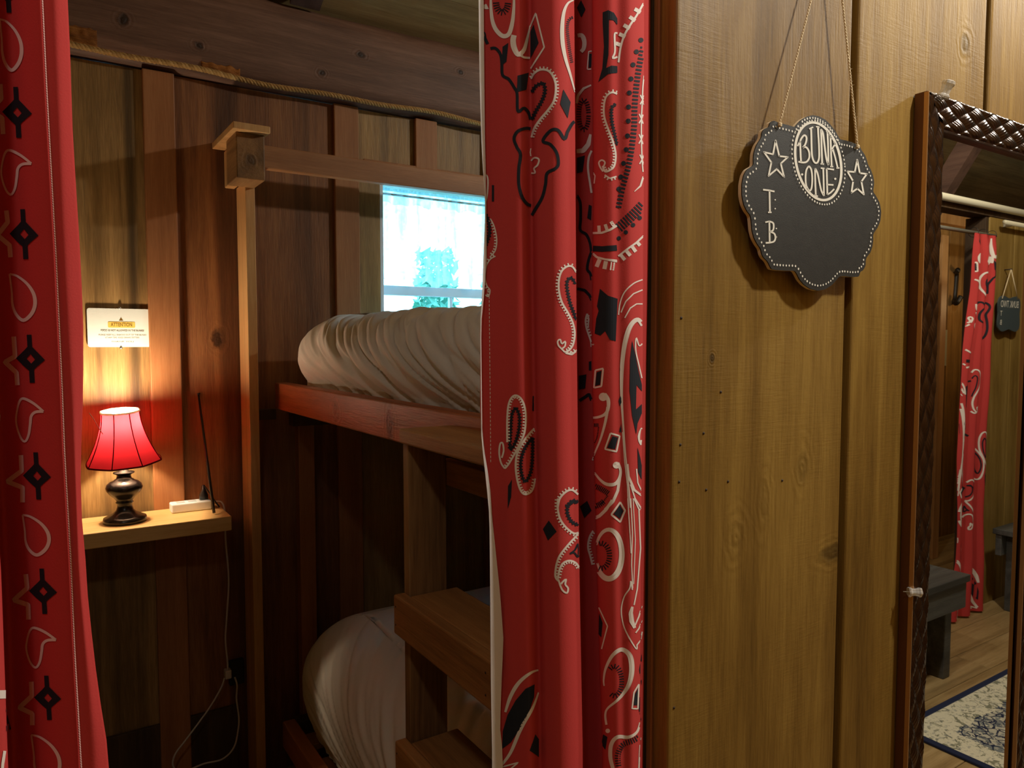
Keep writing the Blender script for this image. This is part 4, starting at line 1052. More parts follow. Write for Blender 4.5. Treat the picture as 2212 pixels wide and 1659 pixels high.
('D',1,2.44,5.24,11.87,0,[(1335.9,1655.9),(1334.1,1631.5),(1344.6,1608.8),(1365.5,1600.1),(1380.9,1591.3)]),
('S',0,[2.79],0,0,[(1383,1593.1),(1380.9,1624.5),(1379.5,1659.4)]),
('F',1,[(1303.4,1586.1),(1312.5,1591.7),(1308,1619.3),(1299.9,1607.7)]),
('S',0,[3.49,6.98,8.38,7.68,4.89],0,0,[(1162.4,1447.2),(1145.7,1453.5),(1121.2,1474.4),(1103.8,1503),(1091.9,1537.9)]),
('S',0,[3.49,6.28,7.68,6.98,5.58],0,0,[(1162.8,1495.4),(1149.1,1531),(1124.7,1575.6),(1103.8,1624.5),(1083.5,1653.1)]),
('F',1,[(1154.4,1477.9),(1135.2,1487.7),(1114.2,1512.8),(1096.8,1544.2),(1086.3,1579.1),(1084.9,1617.5),(1103.8,1603.6),(1124.7,1572.1),(1142.9,1537.2),(1153,1505.8)]),
('F',1,[(1156.1,1586.1),(1163.5,1596.6),(1163.5,1635),(1143.9,1621)]),
('S',0,[3.14],0,0,[(1084.2,1656.6),(1119.8,1646.8),(1103.8,1660.1)]),
('F',1,[(1097.5,1098.2),(1102.4,1080),(1098.9,1078.3)]),
]


class Sheet:
    """hanging cloth: rows of a folded profile, printed on its front"""
    def __init__(s, P):                       # P[row][col] -> Vector, rows from the top down
        s.R = len(P); s.C = len(P[0])
        s.V = [v for row in P for v in row]
        s.F = [(i * s.C + k, (i + 1) * s.C + k, (i + 1) * s.C + k + 1, i * s.C + k + 1) for i in range(s.R - 1) for k in range(s.C - 1)]
        s.bvh = BVHTree.FromPolygons([tuple(v) for v in s.V], s.F)
        s.geo = Geo(); s.geo.add((s.V, s.F), 0)
        s.cast = s.cast_eye
    def cast_eye(s, x, y):
        d = ray(x, y).normalized()
        h = s.bvh.ray_cast(EYE, d)
        if h[0] is None: return None
        n = h[1] if h[1].dot(d) < 0 else -h[1]
        if n.dot(d) > -0.06: return None
        return h[0] + n * 0.00035, h[3]
    def quad(s, a, m):
        if any(q is None for q in a): return
        ds = [q[1] for q in a]
        if max(ds) - min(ds) > 0.010: return
        k = len(s.geo.V); s.geo.V += [q[0] for q in a]; s.geo.F.append(tuple(range(k, k + len(a)))); s.geo.M.append(m)
    def stroke(s, col, w, pts, teeth=0, closed=0, step=2.6, smooth=True):
        m = 1 if col == 0 else 2
        P = np.array(list(pts) + ([pts[0]] if closed else []), float)
        L0 = np.concatenate([[0], np.cumsum(np.hypot(*np.diff(P, axis=0).T))])
        if smooth and len(P) > 4 and not (closed and len(pts) == 4):
            Q = spline(P, 10)
        else: Q = P
        L = np.concatenate([[0], np.cumsum(np.hypot(*np.diff(Q, axis=0).T))])
        n = max(2, int(L[-1] / step))
        t = np.linspace(0, L[-1], n + 1)
        X = np.interp(t, L, Q[:, 0]); Y = np.interp(t, L, Q[:, 1])
        W_ = np.interp(t / L[-1], np.linspace(0, 1, len(w)), w) if len(w) > 1 else np.full(n + 1, w[0])
        dx = np.gradient(X); dy = np.gradient(Y); ln = np.hypot(dx, dy) + 1e-9; dx /= ln; dy /= ln
        prev = None
        for i in range(n + 1):
            e = [s.cast(X[i] + dy[i] * W_[i] * o, Y[i] - dx[i] * W_[i] * o) for o in (-0.5, 0, 0.5)]
            if prev:
                s.quad([prev[0], prev[1], e[1], e[0]], m); s.quad([prev[1], prev[2], e[2], e[1]], m)
            prev = e
        if teeth:
            pt = 6.6; q = pt / 2
            while q < L[-1] - 1:
                x = np.interp(q, L, Q[:, 0]); y = np.interp(q, L, Q[:, 1]); ux = np.interp(q, t, dx); uy = np.interp(q, t, dy)
                for sd in ((1, -1) if teeth == 2 else (teeth,)):
                    a0 = 0.35 * w[0]; a1 = 0.5 * w[0] + (2.2 if teeth == 2 else 4.2)
                    s.dash(x + uy * sd * a0, y - ux * sd * a0, x + uy * sd * a1, y - ux * sd * a1, 3.0, m)
                q += pt
    def dash(s, x0, y0, x1, y1, th, m):
        L = math.hypot(x1 - x0, y1 - y0) + 1e-9
        ux, uy = (x1 - x0) / L, (y1 - y0) / L
        n = max(1, int(L / 4)); prev = None
        for i in range(n + 1):
            x = x0 + (x1 - x0) * i / n; y = y0 + (y1 - y0) * i / n
            e = [s.cast(x - uy * th / 2, y + ux * th / 2), s.cast(x + uy * th / 2, y - ux * th / 2)]
            if prev: s.quad([prev[0], prev[1], e[1], e[0]], m)
            prev = e
    def dashes(s, col, th, pitch, length, pts):
        Q = spline(pts, 8) if len(pts) > 2 else np.array(pts, float)
        L = np.concatenate([[0], np.cumsum(np.hypot(*np.diff(Q, axis=0).T))])
        q = pitch / 2
        while q < L[-1]:
            x = np.interp(q, L, Q[:, 0]); y = np.interp(q, L, Q[:, 1])
            x2 = np.interp(q + 1, L, Q[:, 0]); y2 = np.interp(q + 1, L, Q[:, 1])
            if q + 1 > L[-1]: break
            d = math.hypot(x2 - x, y2 - y) + 1e-9; ux, uy = (x2 - x) / d, (y2 - y) / d
            s.dash(x - uy * length / 2, y + ux * length / 2, x + uy * length / 2, y - ux * length / 2, th, 1 if col == 0 else 2)
            q += pitch
    def fill(s, col, pts, g=4.5):
        m = 1 if col == 0 else 2
        P = np.array(pts, float)
        B = []
        n = len(P)
        for i in range(n):
            a, b = P[i], P[(i + 1) % n]
            k = max(1, int(np.hypot(*(b - a)) / g))
            B += [tuple(a + (b - a) * j / k) for j in range(k)]
        nb = len(B)
        x0, y0 = P.min(0); x1, y1 = P.max(0)
        pts2 = [Vector(p) for p in B]
        yy = y0 + g / 2
        while yy < y1:
            xx = x0 + g / 2
            while xx < x1:
                ins = False; j = n - 1
                for i in range(n):
                    if (P[i][1] > yy) != (P[j][1] > yy) and xx < (P[j][0] - P[i][0]) * (yy - P[i][1]) / (P[j][1] - P[i][1]) + P[i][0]: ins = not ins
                    j = i
                if ins: pts2.append(Vector((xx, yy)))
                xx += g
            yy += g
        r = delaunay_2d_cdt(pts2, [(i, (i + 1) % nb) for i in range(nb)], [], 1, 1e-4)
        c = [s.cast(v.x, v.y) for v in r[0]]
        for f in r[2]: s.quad([c[i] for i in f], m)
    def dots(s, col, r, pts):
        for (x, y) in pts:
            c = s.cast(x, y); k = 14
            e = [s.cast(x + r * math.cos(2 * math.pi * i / k), y + r * math.sin(2 * math.pi * i / k)) for i in range(k)]
            for i in range(k): s.quad([c, e[i], e[(i + 1) % k]], 1 if col == 0 else 2)
    def play(s, items):
        for it in items:
            if it[0] == 'S': s.stroke(it[1], it[2], it[5], it[3], it[4])
            elif it[0] == 'F': s.fill(it[1], it[2])
            elif it[0] == 'D': s.dashes(it[1], it[2], it[3], it[4], it[6])
            elif it[0] == 'C': s.dots(it[1], it[2], it[3])
    def build(s, name, parent, back_mat, away):
        # the unprinted back layer, a cloth's thickness behind
        nr = [Vector((0, 0, 0)) for _ in s.V]
        for f in s.F:
            a, b, c, d = (s.V[i] for i in f)
            nn = (c - a).cross(d - b)
            if nn.dot(away) < 0: pass
            for i in f: nr[i] += nn
        sign = 1
        tot = sum((v for v in nr), Vector((0, 0, 0)))
        if tot.dot(away) < 0: sign = -1
        Vb = [v + n.normalized() * sign * 0.0009 if n.length > 1e-12 else v for v, n in zip(s.V, nr)]
        s.geo.add((Vb, [tuple(reversed(f)) for f in s.F]), 3)
        c = sum(s.V, Vector((0, 0, 0))) / len(s.V)
        return s.geo.build(name, [M['red_cloth'], M['white_print'], M['navy_black'], back_mat], parent, c)

def hang(ctrl, levels, ztop, zbot, rows, sub, wig=0.0, seed=0):
    """ctrl: (depth Y, x at each level of the photograph) from left to right"""
    prof = []
    for i in range(rows + 1):
        z = ztop + (zbot - ztop) * i / rows
        row = []
        for (Y_, xs) in ctrl:
            # picture height of this row at this depth, then the x measured there
            x_guess = np.mean([p[1] for p in xs]) if isinstance(xs[0], tuple) else np.mean(xs)
            d = ray(x_guess, 800); k = Y_ / d.y
            depth = k
            yp = 739 + (1.35 - z) / depth * F
            yp = min(max(yp, 0), 1659)
            if isinstance(xs[0], tuple): px = np.interp(yp, [p[0] for p in xs], [p[1] for p in xs])
            else: px = np.interp(yp, levels, xs)
            q = on(px, yp, 1, Y_)
            row.append((q.x, Y_))
        sp_ = spline(row, sub)
        if wig:
            prof.append([Vector((a, b + wig * noise.noise(Vector((a * 9, z * 3.0, seed))), z)) for a, b in sp_])
        else: prof.append([Vector((a, b, z)) for a, b in sp_])
    return prof

LV = [0, 400, 800, 1200, 1659]
RE = [(0, 1043), (300, 1046), (450, 1049), (600, 1044), (700, 1037), (900, 1037), (1050, 1050), (1100, 1058), (1200, 1068), (1300, 1078), (1400, 1085), (1500, 1081), (1600, 1078), (1659, 1084)]
dY = -0.088
cc = [(.624, RE), (.617, [1060, 1064, 1060, 1085, 1099]), (.608, [1085, 1090, 1092, 1105, 1119]), (.599, [1122, 1126, 1130, 1140, 1146]),
      (.604, [1143, 1147, 1152, 1160, 1165]), (.594, [1158, 1162, 1168, 1175, 1181]), (.582, [1195, 1199, 1203, 1208, 1213]), (.583, [1225, 1229, 1233, 1238, 1243]),
      (.592, [1239, 1243, 1247, 1251, 1257]), (.610, [1238, 1242, 1246, 1250, 1256]), (.619, [1252, 1256, 1258, 1263, 1270]), (.619, [1272, 1276, 1276, 1284, 1296]),
      (.610, [1285, 1289, 1288, 1297, 1308]), (.597, [1278, 1281, 1279, 1289, 1300]), (.587, [1292, 1295, 1294, 1304, 1314]), (.580, [1317, 1320, 1321, 1328, 1334]),
      (.581, [1334, 1335, 1337, 1342, 1346]), (.577, [1359, 1360, 1360, 1363, 1364]), (.581, [1380, 1380, 1379, 1378, 1374]), (.589, [1391, 1390, 1387, 1385, 1381]),
      (.600, [1393, 1391, 1388, 1386, 1382]), (.608, [1406, 1402, 1395, 1395, 1388])]
cc = [(y + dY, x) for y, x in cc]
cur = empty('curtain', (0.38, 0.51, 2.0), 'red bandana print curtain bunched in folds at the right of the doorway', 'curtain')
sh1 = Sheet(hang(cc, LV, 1.99, 0.03, 90, 9, 0.0022, 3.0))
sh1.play(PRINT)
def moved(dx, dy):
    mv = lambda pts: [(x + dx, y + dy) for x, y in pts]
    return [it[:-1] + (mv(it[-1]),) for it in PRINT]
for dy in (-1690, 1690): sh1.play(moved(0, dy))        # the pattern repeats above and below the photograph's edges
sh1.build('cloth_panel', cur, M['white_cloth'], Vector((0, 1, 0)))
# turned hem at the left edge, its white back showing
WE = [(0, 1034), (200, 1037), (330, 1041), (450, 1049), (560, 1044), (650, 1041), (700, 1037), (950, 1039), (1050, 1050), (1120, 1056), (1300, 1058), (1500, 1060), (1659, 1063)]
hemc = [(.617, WE), (.6175, [(a, b + 5 + 3 * math.sin(a / 40)) for a, b in WE]), (.6172, [(a, b + 2) for a, b in RE])]
hs = Sheet(hang([(y + dY, x) for y, x in hemc], LV, 1.99, 0.03, 120, 6, 0.0016, 8.0))
M['hem'] = M['white_cloth']
link('hem_facing', mesh('hem_facing', hs.V, hs.F, True), [M['white_cloth']], cur, (0.3, 0.515, 1.0))
sh1.geo = Geo()
for k in range(48):
    y0 = 640 + k * 8.6
    if y0 > 1000: break
    x0 = 1057 + (y0 - 640) * 0.009
    sh1.dash(x0, y0, x0 + 0.05, y0 + 5.4, 1.3, 0)
if sh1.geo.V: sh1.geo.build('stitching', [M['white_print']], cur, (0.31, 0.51, 1.3))

# left panel
EDGE = [(0, 146), (126, 152), (283, 157), (420, 165), (506, 171), (600, 176), (709, 180), (845, 180), (950, 176), (1032, 174), (1123, 177), (1200, 184), (1275, 188), (1427, 203), (1579, 223), (1659, 236)]
STI = [(0, 91), (203, 101), (557, 121), (840, 134), (972, 139), (1199, 152), (1427, 162), (1659, 175)]
off = lambda L, d: [(a, b + d) for a, b in L]
lv2 = [0, 420, 850, 1250, 1659]
lc = [(.568, [-420, -420, -420, -400, -390]), (.545, [-250, -250, -250, -230, -220]), (.550, [-150, -145, -135, -60, -40]), (.556, [-62, -52, -30, 0, 15]), (.578, [-64, -54, -32, -2, 13]), (.608, [-34, -26, -10, 12, 28]),
      (.598, [8, 20, 34, 50, 66]), (.580, [44, 56, 72, 88, 106]), (.565, off(STI, -14)), (.5615, off(STI, -5)), (.563, off(STI, 4)), (.560, [118, 134, 156, 170, 205]), (.562, off(EDGE, -6)), (.5635, EDGE)]
lc = [(y + dY, x) for y, x in lc]
cul = empty('curtain', (-0.06, 0.48, 2.0), 'red bandana print curtain at the left edge with a row of navy diamonds', 'curtain')
sh2 = Sheet(hang(lc, lv2, 1.99, 0.03, 90, 9, 0.0012, 6.0))
TA = [(5, 170), (60, 190), (130, 260), (175, 350), (185, 440), (165, 520), (120, 580), (85, 580), (45, 520), (25, 440), (20, 330), (5, 170)]
TB = [(275, 1400), (180, 1330), (90, 1290), (50, 1310), (25, 1390), (15, 1480), (35, 1570), (70, 1640), (105, 1655), (135, 1600), (150, 1510), (160, 1440), (200, 1405), (275, 1400)]
def place(T, x0, x1, y0, y1):
    xs = [p[0] for p in T]; ys = [p[1] for p in T]
    return [(x0 + (p[0] - min(xs)) / (max(xs) - min(xs)) * (x1 - x0), y0 + (p[1] - min(ys)) / (max(ys) - min(ys)) * (y1 - y0)) for p in T]
AA = [(1, 48, 42, 150), (22, 77, 592, 690), (50, 107, 1112, 1197), (69, 130, 1587, 1690)]
BB = [(4, 69, 325, 420), (36, 95, 861, 953), (58, 122, 1356, 1441)]
DD = [(17, -22, 30, 50), (38, 243, 32, 55), (53, 506, 31, 54), (67, 775, 31, 52), (81, 1028, 30, 51), (94, 1277, 30, 49), (104, 1507, 29, 48)]
for dx, dy in ((-60, -1072), (58, 1040), (116, 2080)):
    AA += [(a + dx, b_ + dx, c_ + dy, d_ + dy) for a, b_, c_, d_ in AA[:4] if d_ + dy < -100 or c_ + dy > 1760]
    BB += [(a + dx, b_ + dx, c_ + dy, d_ + dy) for a, b_, c_, d_ in BB[:3] if d_ + dy < -80 or c_ + dy > 1760]
    DD += [(a + dx, b_ + dy, c_, d_) for a, b_, c_, d_ in DD[:7] if b_ + dy < -90 or b_ + dy > 1740]
for (x0, x1, y0, y1) in AA:
    sh2.stroke(0, [4, 6, 8, 8, 6, 4, 4], place(TA, x0, x1, y0, y1))
for (x0, x1, y0, y1) in BB:
    sh2.stroke(0, [5, 6, 4, 4, 5, 6, 6], place(TB, x0, x1, y0, y1))
for (cx, cy, hw, hh) in DD:
    L = lambda u, v: (cx + u * hw + v * 3, cy + v * hh)
    ring = [(-1, -.02), (-.35, -.38), (-.16, -.5), (-.16, -1), (.16, -1), (.16, -.5), (.5, -.28), (1, 0.05), (.4, .34), (.2, .45), (.2, 1), (-.14, 1), (-.14, .5), (-.5, .3)]
    top = [(-1, -.02), (-.35, -.38), (-.16, -.5), (-.16, -1), (.16, -1), (.16, -.5), (.5, -.28), (1, .05), (.32, .03), (.02, -.2), (-.28, -.01)]
    bot = [(-1, -.02), (-.28, -.01), (.04, .2), (.32, .03), (1, .05), (.4, .34), (.2, .45), (.2, 1), (-.14, 1), (-.14, .5), (-.5, .3)]
    for part in (top, bot): sh2.fill(1, [L(u, v) for u, v in part])
for pts in ([(2, 182), (4, 214), (-22, 240), (6, 255), (8, 290)], [(15, 455), (18, 480), (-4, 508), (22, 530), (24, 556)], [(31, 727), (34, 770), (12, 782), (37, 805), (39, 832)],
            [(46.5, 983), (48, 1017), (17, 1040), (50, 1053), (50, 1085)], [(57, 1240), (60, 1270), (31, 1296), (62, 1306), (63, 1338)], [(69, 1472), (70, 1503), (43, 1528), (71, 1541), (71, 1566)]):
    sh2.stroke(0, [10], pts, smooth=False)
for pts in ([(-20, 1500), (11, 1500)], ): sh2.stroke(0, [18], pts, smooth=False)
sh2.stroke(0, [6], [(9, 1622), (5, 1650), (2, 1690)]); sh2.stroke(0, [8], [(-8, 930), (-2, 900), (-8, 870)])
for dy in (-1690, 0, 1690): sh2.play(moved(-1418, dy))
sh2.fill(1, [(12, 1530), (17, 1555), (23, 1575), (13, 1580)])
sh2.build('cloth_panel', cul, M['white_cloth'], Vector((0, 1, 0)))
sh2.geo = Geo()
for k in range(330):
    y0 = k * 5.4 - 10
    x0 = np.interp(y0, [p[0] for p in STI], [p[1] for p in STI]); x1 = np.interp(y0 + 4.6, [p[0] for p in STI], [p[1] for p in STI])
    sh2.dash(x0 - 0.8, y0, x1 + 0.6, y0 + 4.6, 3.2, 0)
sh2.geo.build('stitching', [plain('pale_pink_thread', c3(238, 190, 186), 0.7)], cul, (0.02, 0.48, 1.3))
crod = empty('curtain_rod', (0.05, 0.514, 2.0), 'metal tension rod carrying the two red curtains across the doorway', 'rod')
tube('tube', [(-0.40, 0.545, 2.004), (0.5018, 0.545, 2.004)], 0.010, M['grey_metal'], crod, None, 16)
# rod rings sewn to the cloth
for t_, xs in ((cur, (0.31, 0.35, 0.39, 0.43, 0.47)), (cul, (-0.25, -0.15, -0.06, 0.02))):
    for x in xs:
        pts = [(x, 0.545 + 0.052 * math.cos(a) - 0.02 * (math.cos(a) < 0), 2.0 + 0.026 * math.sin(a)) for a in np.linspace(0, 2 * math.pi, 20, endpoint=False)]
        tube('ring', pts, 0.0018, M['grey_metal'], t_, None, 6, True)

# ------------------------------------------------------------------ the BUNK ONE plaque
PYF = FY - 0.0140                                       # front of the plaque
plq = empty('hanging_plaque', (0.715, FY - 0.018, 1.5), 'scalloped black chalkboard plaque lettered BUNK ONE hanging by twine on the plank wall', 'sign')
def c1(x, y): return (1580 + x / 2.514, y / 2.514)
def c4(x, y): return (1690 + x / 8.294, 250 + y / 8.294)
OUT = [(205, 690), (209, 666), (228, 654), (246, 661), (262, 668), (300, 677), (345, 690), (358, 673), (380, 650), (410, 633), (440, 625), (475, 631), (510, 649), (540, 679), (565, 712), (583, 745), (592, 758), (620, 762), (655, 773), (685, 785), (700, 797),
       (706, 815), (722, 835), (735, 865), (742, 895), (757, 920), (770, 955), (776, 990), (773, 1020), (769, 1040), (785, 1063), (805, 1100), (814, 1150), (809, 1200), (795, 1235), (777, 1260), (769, 1275), (771, 1300), (766, 1340), (755, 1372), (736, 1396), (729, 1412), (730, 1440), (716, 1468), (697, 1477), (698, 1492), (690, 1503),
       (650, 1504), (610, 1499), (586, 1501), (570, 1521), (545, 1549), (510, 1571), (470, 1579), (430, 1569), (395, 1546), (370, 1516), (356, 1487), (345, 1470), (300, 1470), (250, 1467), (216, 1461), (208, 1440), (195, 1416), (176, 1400), (166, 1380), (160, 1350), (141, 1325), (123, 1290), (113, 1250), (109, 1200), (105, 1170),
       (85, 1146), (68, 1110), (58, 1060), (58, 1000), (68, 950), (85, 920), (110, 905), (122, 895), (120, 870), (123, 830), (136, 790), (155, 760), (165, 745), (165, 720), (178, 700)]
outl = [on(*c1(*p), 1, PYF) for p in OUT]
dense = []
for i in range(len(outl)):
    a, b = outl[i], outl[(i + 1) % len(outl)]
    k = max(1, int((b - a).length / 0.0012))
    dense += [a.lerp(b, j / k) for j in range(k)]
# light smoothing of the outline
for _ in range(3):
    dense = [(dense[i - 1] + dense[i] * 2 + dense[(i + 1) % len(dense)]) / 4 for i in range(len(dense))]
t = NT('chalkboard_black'); tc = t.n('ShaderNodeTexCoord')
nz = t.noise(t.mapping(tc.outputs['Object'], (1, 1, 2.5)), 60, 4); nz2 = t.noise(t.mapping(tc.outputs['Object'], (1, 1, 6)), 300, 3)
c = t.ramp(t.math('ADD', t.math('MULTIPLY', nz, 0.5), t.math('MULTIPLY', nz2, 0.5)), [(0.35, c3(27, 27, 26)), (0.65, c3(42, 42, 39))])
t.l(c, t.p.inputs['Base Color']); t.p.inputs['Roughness'].default_value = 0.55
b = t.n('ShaderNodeBump'); b.inputs['Strength'].default_value = 0.15; b.inputs['Distance'].default_value = 0.001; t.l(nz2, b.inputs['Height']); t.l(b.outputs[0], t.p.inputs['Normal'])
slab('board', dense, 0.0012, t.m, plq, (0.715, PYF, 1.5))
slab('core', [v + Vector((0, 0.0013, 0)) for v in dense], 0.0035, plain('plaque_core_wood', c3(232, 212, 176), 0.7), plq, (0.715, PYF, 1.5))
# flat paint on the plaque plane
class Flat(Sheet):
    def __init__(s, y): s.y = y; s.geo = Geo(); s.cast = lambda px, py: (on(px, py, 1, s.y), 0.0)
fl = Flat(PYF - 0.0003)
def st4(w, *pts, cl=0): fl.stroke(0, [w / 8.294], [c4(*p) for p in pts], 0, cl, 1.5)
def el4(c, a, b, n=72): return [(c[0] + a[0] * math.cos(k) + b[0] * math.sin(k), c[1] + a[1] * math.cos(k) + b[1] * math.sin(k)) for k in np.linspace(0, 2 * math.pi, n, endpoint=False)]
fl.stroke(0, [44 / 8.294], [c4(*p) for p in el4((643, 816), (412, 90), (45, 690))], 0, 1, 1.5)
fl.geo.build('oval_ring', [M['paint']], plq, (0.715, PYF, 1.55)); fl.geo = Geo()
st4(32, (318, 455), (322, 560), (328, 720), (336, 832)); st4(28, (272, 545), (295, 500), (320, 452))
st4(32, (318, 458), (348, 395), (395, 350), (430, 382), (430, 450), (402, 528), (365, 570)); st4(32, (365, 570), (420, 562), (464, 610), (484, 680), (480, 760), (440, 820), (390, 838), (336, 834), (288, 822))
st4(32, (515, 232), (520, 380), (524, 560), (532, 710), (560, 808), (602, 848), (640, 818), (660, 722), (655, 500), (645, 340), (638, 198)); st4(26, (482, 238), (515, 220), (552, 203)); st4(26, (604, 196), (635, 196), (667, 208))
st4(32, (714, 868), (706, 620), (700, 420), (692, 240)); st4(32, (692, 240), (728, 320), (752, 500), (772, 660), (792, 780), (826, 888)); st4(32, (826, 888), (824, 700), (818, 480), (808, 290)); st4(26, (684, 860), (746, 868)); st4(26, (788, 272), (834, 322))
st4(30, (884, 910), (874, 700), (868, 520), (862, 355)); st4(24, (846, 345), (890, 415)); st4(28, (948, 508), (905, 570), (878, 640)); st4(24, (924, 468), (952, 524)); st4(28, (905, 600), (945, 740), (992, 936)); st4(24, (858, 910), (912, 912)); st4(24, (968, 938), (1022, 936))
st4(30, (475, 900), (430, 975), (416, 1110), (430, 1255), (486, 1342), (524, 1290), (536, 1120), (518, 965), cl=1)
st4(30, (600, 1430), (592, 1260), (588, 1100), (586, 942)); st4(30, (586, 942), (630, 1030), (668, 1210), (700, 1345), (746, 1436)); st4(30, (746, 1436), (742, 1260), (738, 1100), (733, 950)); st4(26, (574, 1418), (636, 1446)); st4(26, (688, 938), (756, 946))
st4(30, (794, 948), (799, 1120), (803, 1280), (806, 1412)); st4(28, (794, 948), (850, 955), (926, 966)); st4(28, (808, 1234), (916, 1240)); st4(28, (806, 1412), (862, 1380), (930, 1312))
fl.dots(0, 2.4, [c4(355, 1052), c4(948, 1130)])
def st1(w, *pts, cl=0, smooth=True): fl.stroke(0, [w / 2.514], [c1(*p) for p in pts], 0, cl, 1.5, smooth)
st1(9, (172, 1030), (205, 1034), (234, 1040)); st1(9, (207, 1036), (209, 1152)); st1(8, (199, 1153), (218, 1153))
st1(9, (206, 1203), (208, 1316)); st1(8, (184, 1207), (206, 1202)); st1(9, (206, 1202), (227, 1212), (229, 1240), (222, 1254), (208, 1258)); st1(9, (208, 1258), (232, 1268), (239, 1290), (232, 1310), (212, 1317), (186, 1319))
fl.dots(0, 1.5, [c1(238, 1085), c1(238, 1133), c1(244, 1241), c1(244, 1287)])
fl.geo.build('lettering', [M['paint']], plq, (0.715, PYF, 1.5))
for STAR in ([(240, 763), (260, 848), (306, 853), (268, 888), (286, 961), (246, 918), (202, 955), (217, 882), (177, 826), (226, 838)], [(683, 868), (697, 940), (735, 945), (706, 986), (719, 1056), (684, 1024), (652, 1046), (661, 984), (630, 931), (670, 934)]):
    fl.geo = Geo(); st1(9, *STAR, cl=1, smooth=False)
    for p in STAR: fl.dots(0, 1.75, [c1(*p)])
    fl.geo.build('star', [M['paint']], plq, on(*c1(*STAR[0]), 1, PYF))
# dotted borders
cen = sum(dense, Vector((0, 0, 0))) / len(dense)
fl.geo = Geo()
def wall_dot(p, r, k=9):
    V = [Vector((p.x + r * math.cos(2 * math.pi * i / k), PYF - 0.0004, p.z + r * math.sin(2 * math.pi * i / k))) for i in range(k)]
    fl.geo.add((V, [tuple(range(k - 1, -1, -1))]), 0)
ins = []
nD = len(dense)
for i in range(nD):
    tg = (dense[(i + 4) % nD] - dense[i - 4]).normalized()
    nrm = Vector((tg.z, 0, -tg.x))
    ins.append(dense[i] + nrm * 0.0052 if (nrm.dot(cen - dense[i]) > 0) else dense[i] - nrm * 0.0052)
last = None
for p in ins:
    if min((p - q).length for q in dense[::3]) < 0.0042: continue
    if last is None or (p - last).length > 0.0043:
        wall_dot(p, 0.00105 + 0.0002 * random.random()); last = p
RD = el4((643, 816), (472, 95), (58, 770), 400)
last = None
for q in RD:
    p = on(*c4(*q), 1, PYF)
    if last is None or (p - last).length > 0.0042:
        if min((p - d_).length for d_ in dense[::3]) > 0.002: wall_dot(p, 0.00105 + 0.0002 * random.random())
        last = p
fl.geo.build('dotted_border', [M['paint']], plq, (0.715, PYF, 1.5))
# twine: two-ply jute from the plaque up to a nail
M['twine'] = plain('jute_twine_fibre', c3(232, 212, 174), 0.9, spec=0.1)
NAIL = Vector((0.7235, FY - 0.012, 1.795))
for (hx, hy) in ((262, 672), (684, 792)):
    h = on(*c1(hx, hy), 1, PYF - 0.002)
    a0 = NAIL + Vector((0.003 if hx > 400 else -0.003, 0, 0))
    n = 260; L = (h - a0).length
    g2 = Geo()
    for s_ in range(2):
        pts = []
        for i in range(n + 1):
            u = i / n; p = a0.lerp(h, u)
            a = u * L / 0.0042 * 2 * math.pi / 1.6 + s_ * math.pi
            rr = 0.00055 * (1 + 0.25 * noise.noise(Vector((u * 40, s_, hx))))
            pts.append(p + Vector((rr * math.cos(a), rr * math.sin(a), 0)))
        g2.add(tube_geo(pts, [0.00072 * (1 + 0.3 * noise.noise(Vector((i * 0.15, s_ * 5, hx)))) for i in range(n + 1)], 5))
    rr_ = random.Random(hx)
    for k in range(46):
        u = rr_.random(); p = a0.lerp(h, u)
        d_ = Vector((rr_.uniform(-1, 1), -abs(rr_.uniform(0, 1)), rr_.uniform(-1, 1))).normalized()
        g2.add(tube_geo([p, p + d_ * 0.002, p + d_ * 0.0035 + Vector((0, 0, 0.001))], 0.00012, 3))
    # knot at the hole
    for k in range(3):
        pts = [h + Vector((0.0014 * math.cos(a), 0.0012 * math.sin(a) - 0.0002, 0.001 * k - 0.002 + 0.0008 * math.cos(2 * a))) for a in np.linspace(0, 2 * math.pi, 12, endpoint=False)]
        g2.add(tube_geo(pts, 0.0009, 5, True))
    g2.build('twine', [M['twine']], plq, h)
tube('hanging_nail', [NAIL + Vector((0, -0.006, 0.0015)), NAIL + Vector((0, 0.0118, 0))], 0.0016, M['nail'], plq, NAIL, 8)

# ------------------------------------------------------------------ mirror
mir = empty('wall_mirror', (1.07, FY - 0.01, 1.2), 'tall wall mirror in a dark bronze basket-weave frame beside the plaque', 'mirror')
MX0, MX1, MZ1, MZ0, MF = 0.914, 1.262, 1.654, 0.45, FY - 0.0165
FWD = 0.040
t = NT('bronze_weave'); t.p.inputs['Base Color'].default_value = c3(84, 64, 54); t.p.inputs['Metallic'].default_value = 0.9; t.p.inputs['Roughness'].default_value = 0.22
M['weave'] = t.m
M['frame_side'] = plain('bronze_frame_side', c3(104, 64, 36), 0.4, 0.35)
def weave(u, v):
    """basket weave, long along the member: rounded strands of five cords over and under"""
    p = u / 0.047 + v / 0.0212; q = u / 0.047 - v / 0.0212
    i, j = math.floor(p), math.floor(q)
    fp, fq = p - i, q - j
    if (i + j) % 2: fp, fq = fq, fp
    arch = math.sin(math.pi * fp)          # along the strand: rises, dives under
    side = math.sin(math.pi * fq)
    cords = 0.74 + 0.26 * abs(math.sin(math.pi * 5 * fq))
    return (0.15 + 0.85 * arch) * (side ** 0.4) * cords
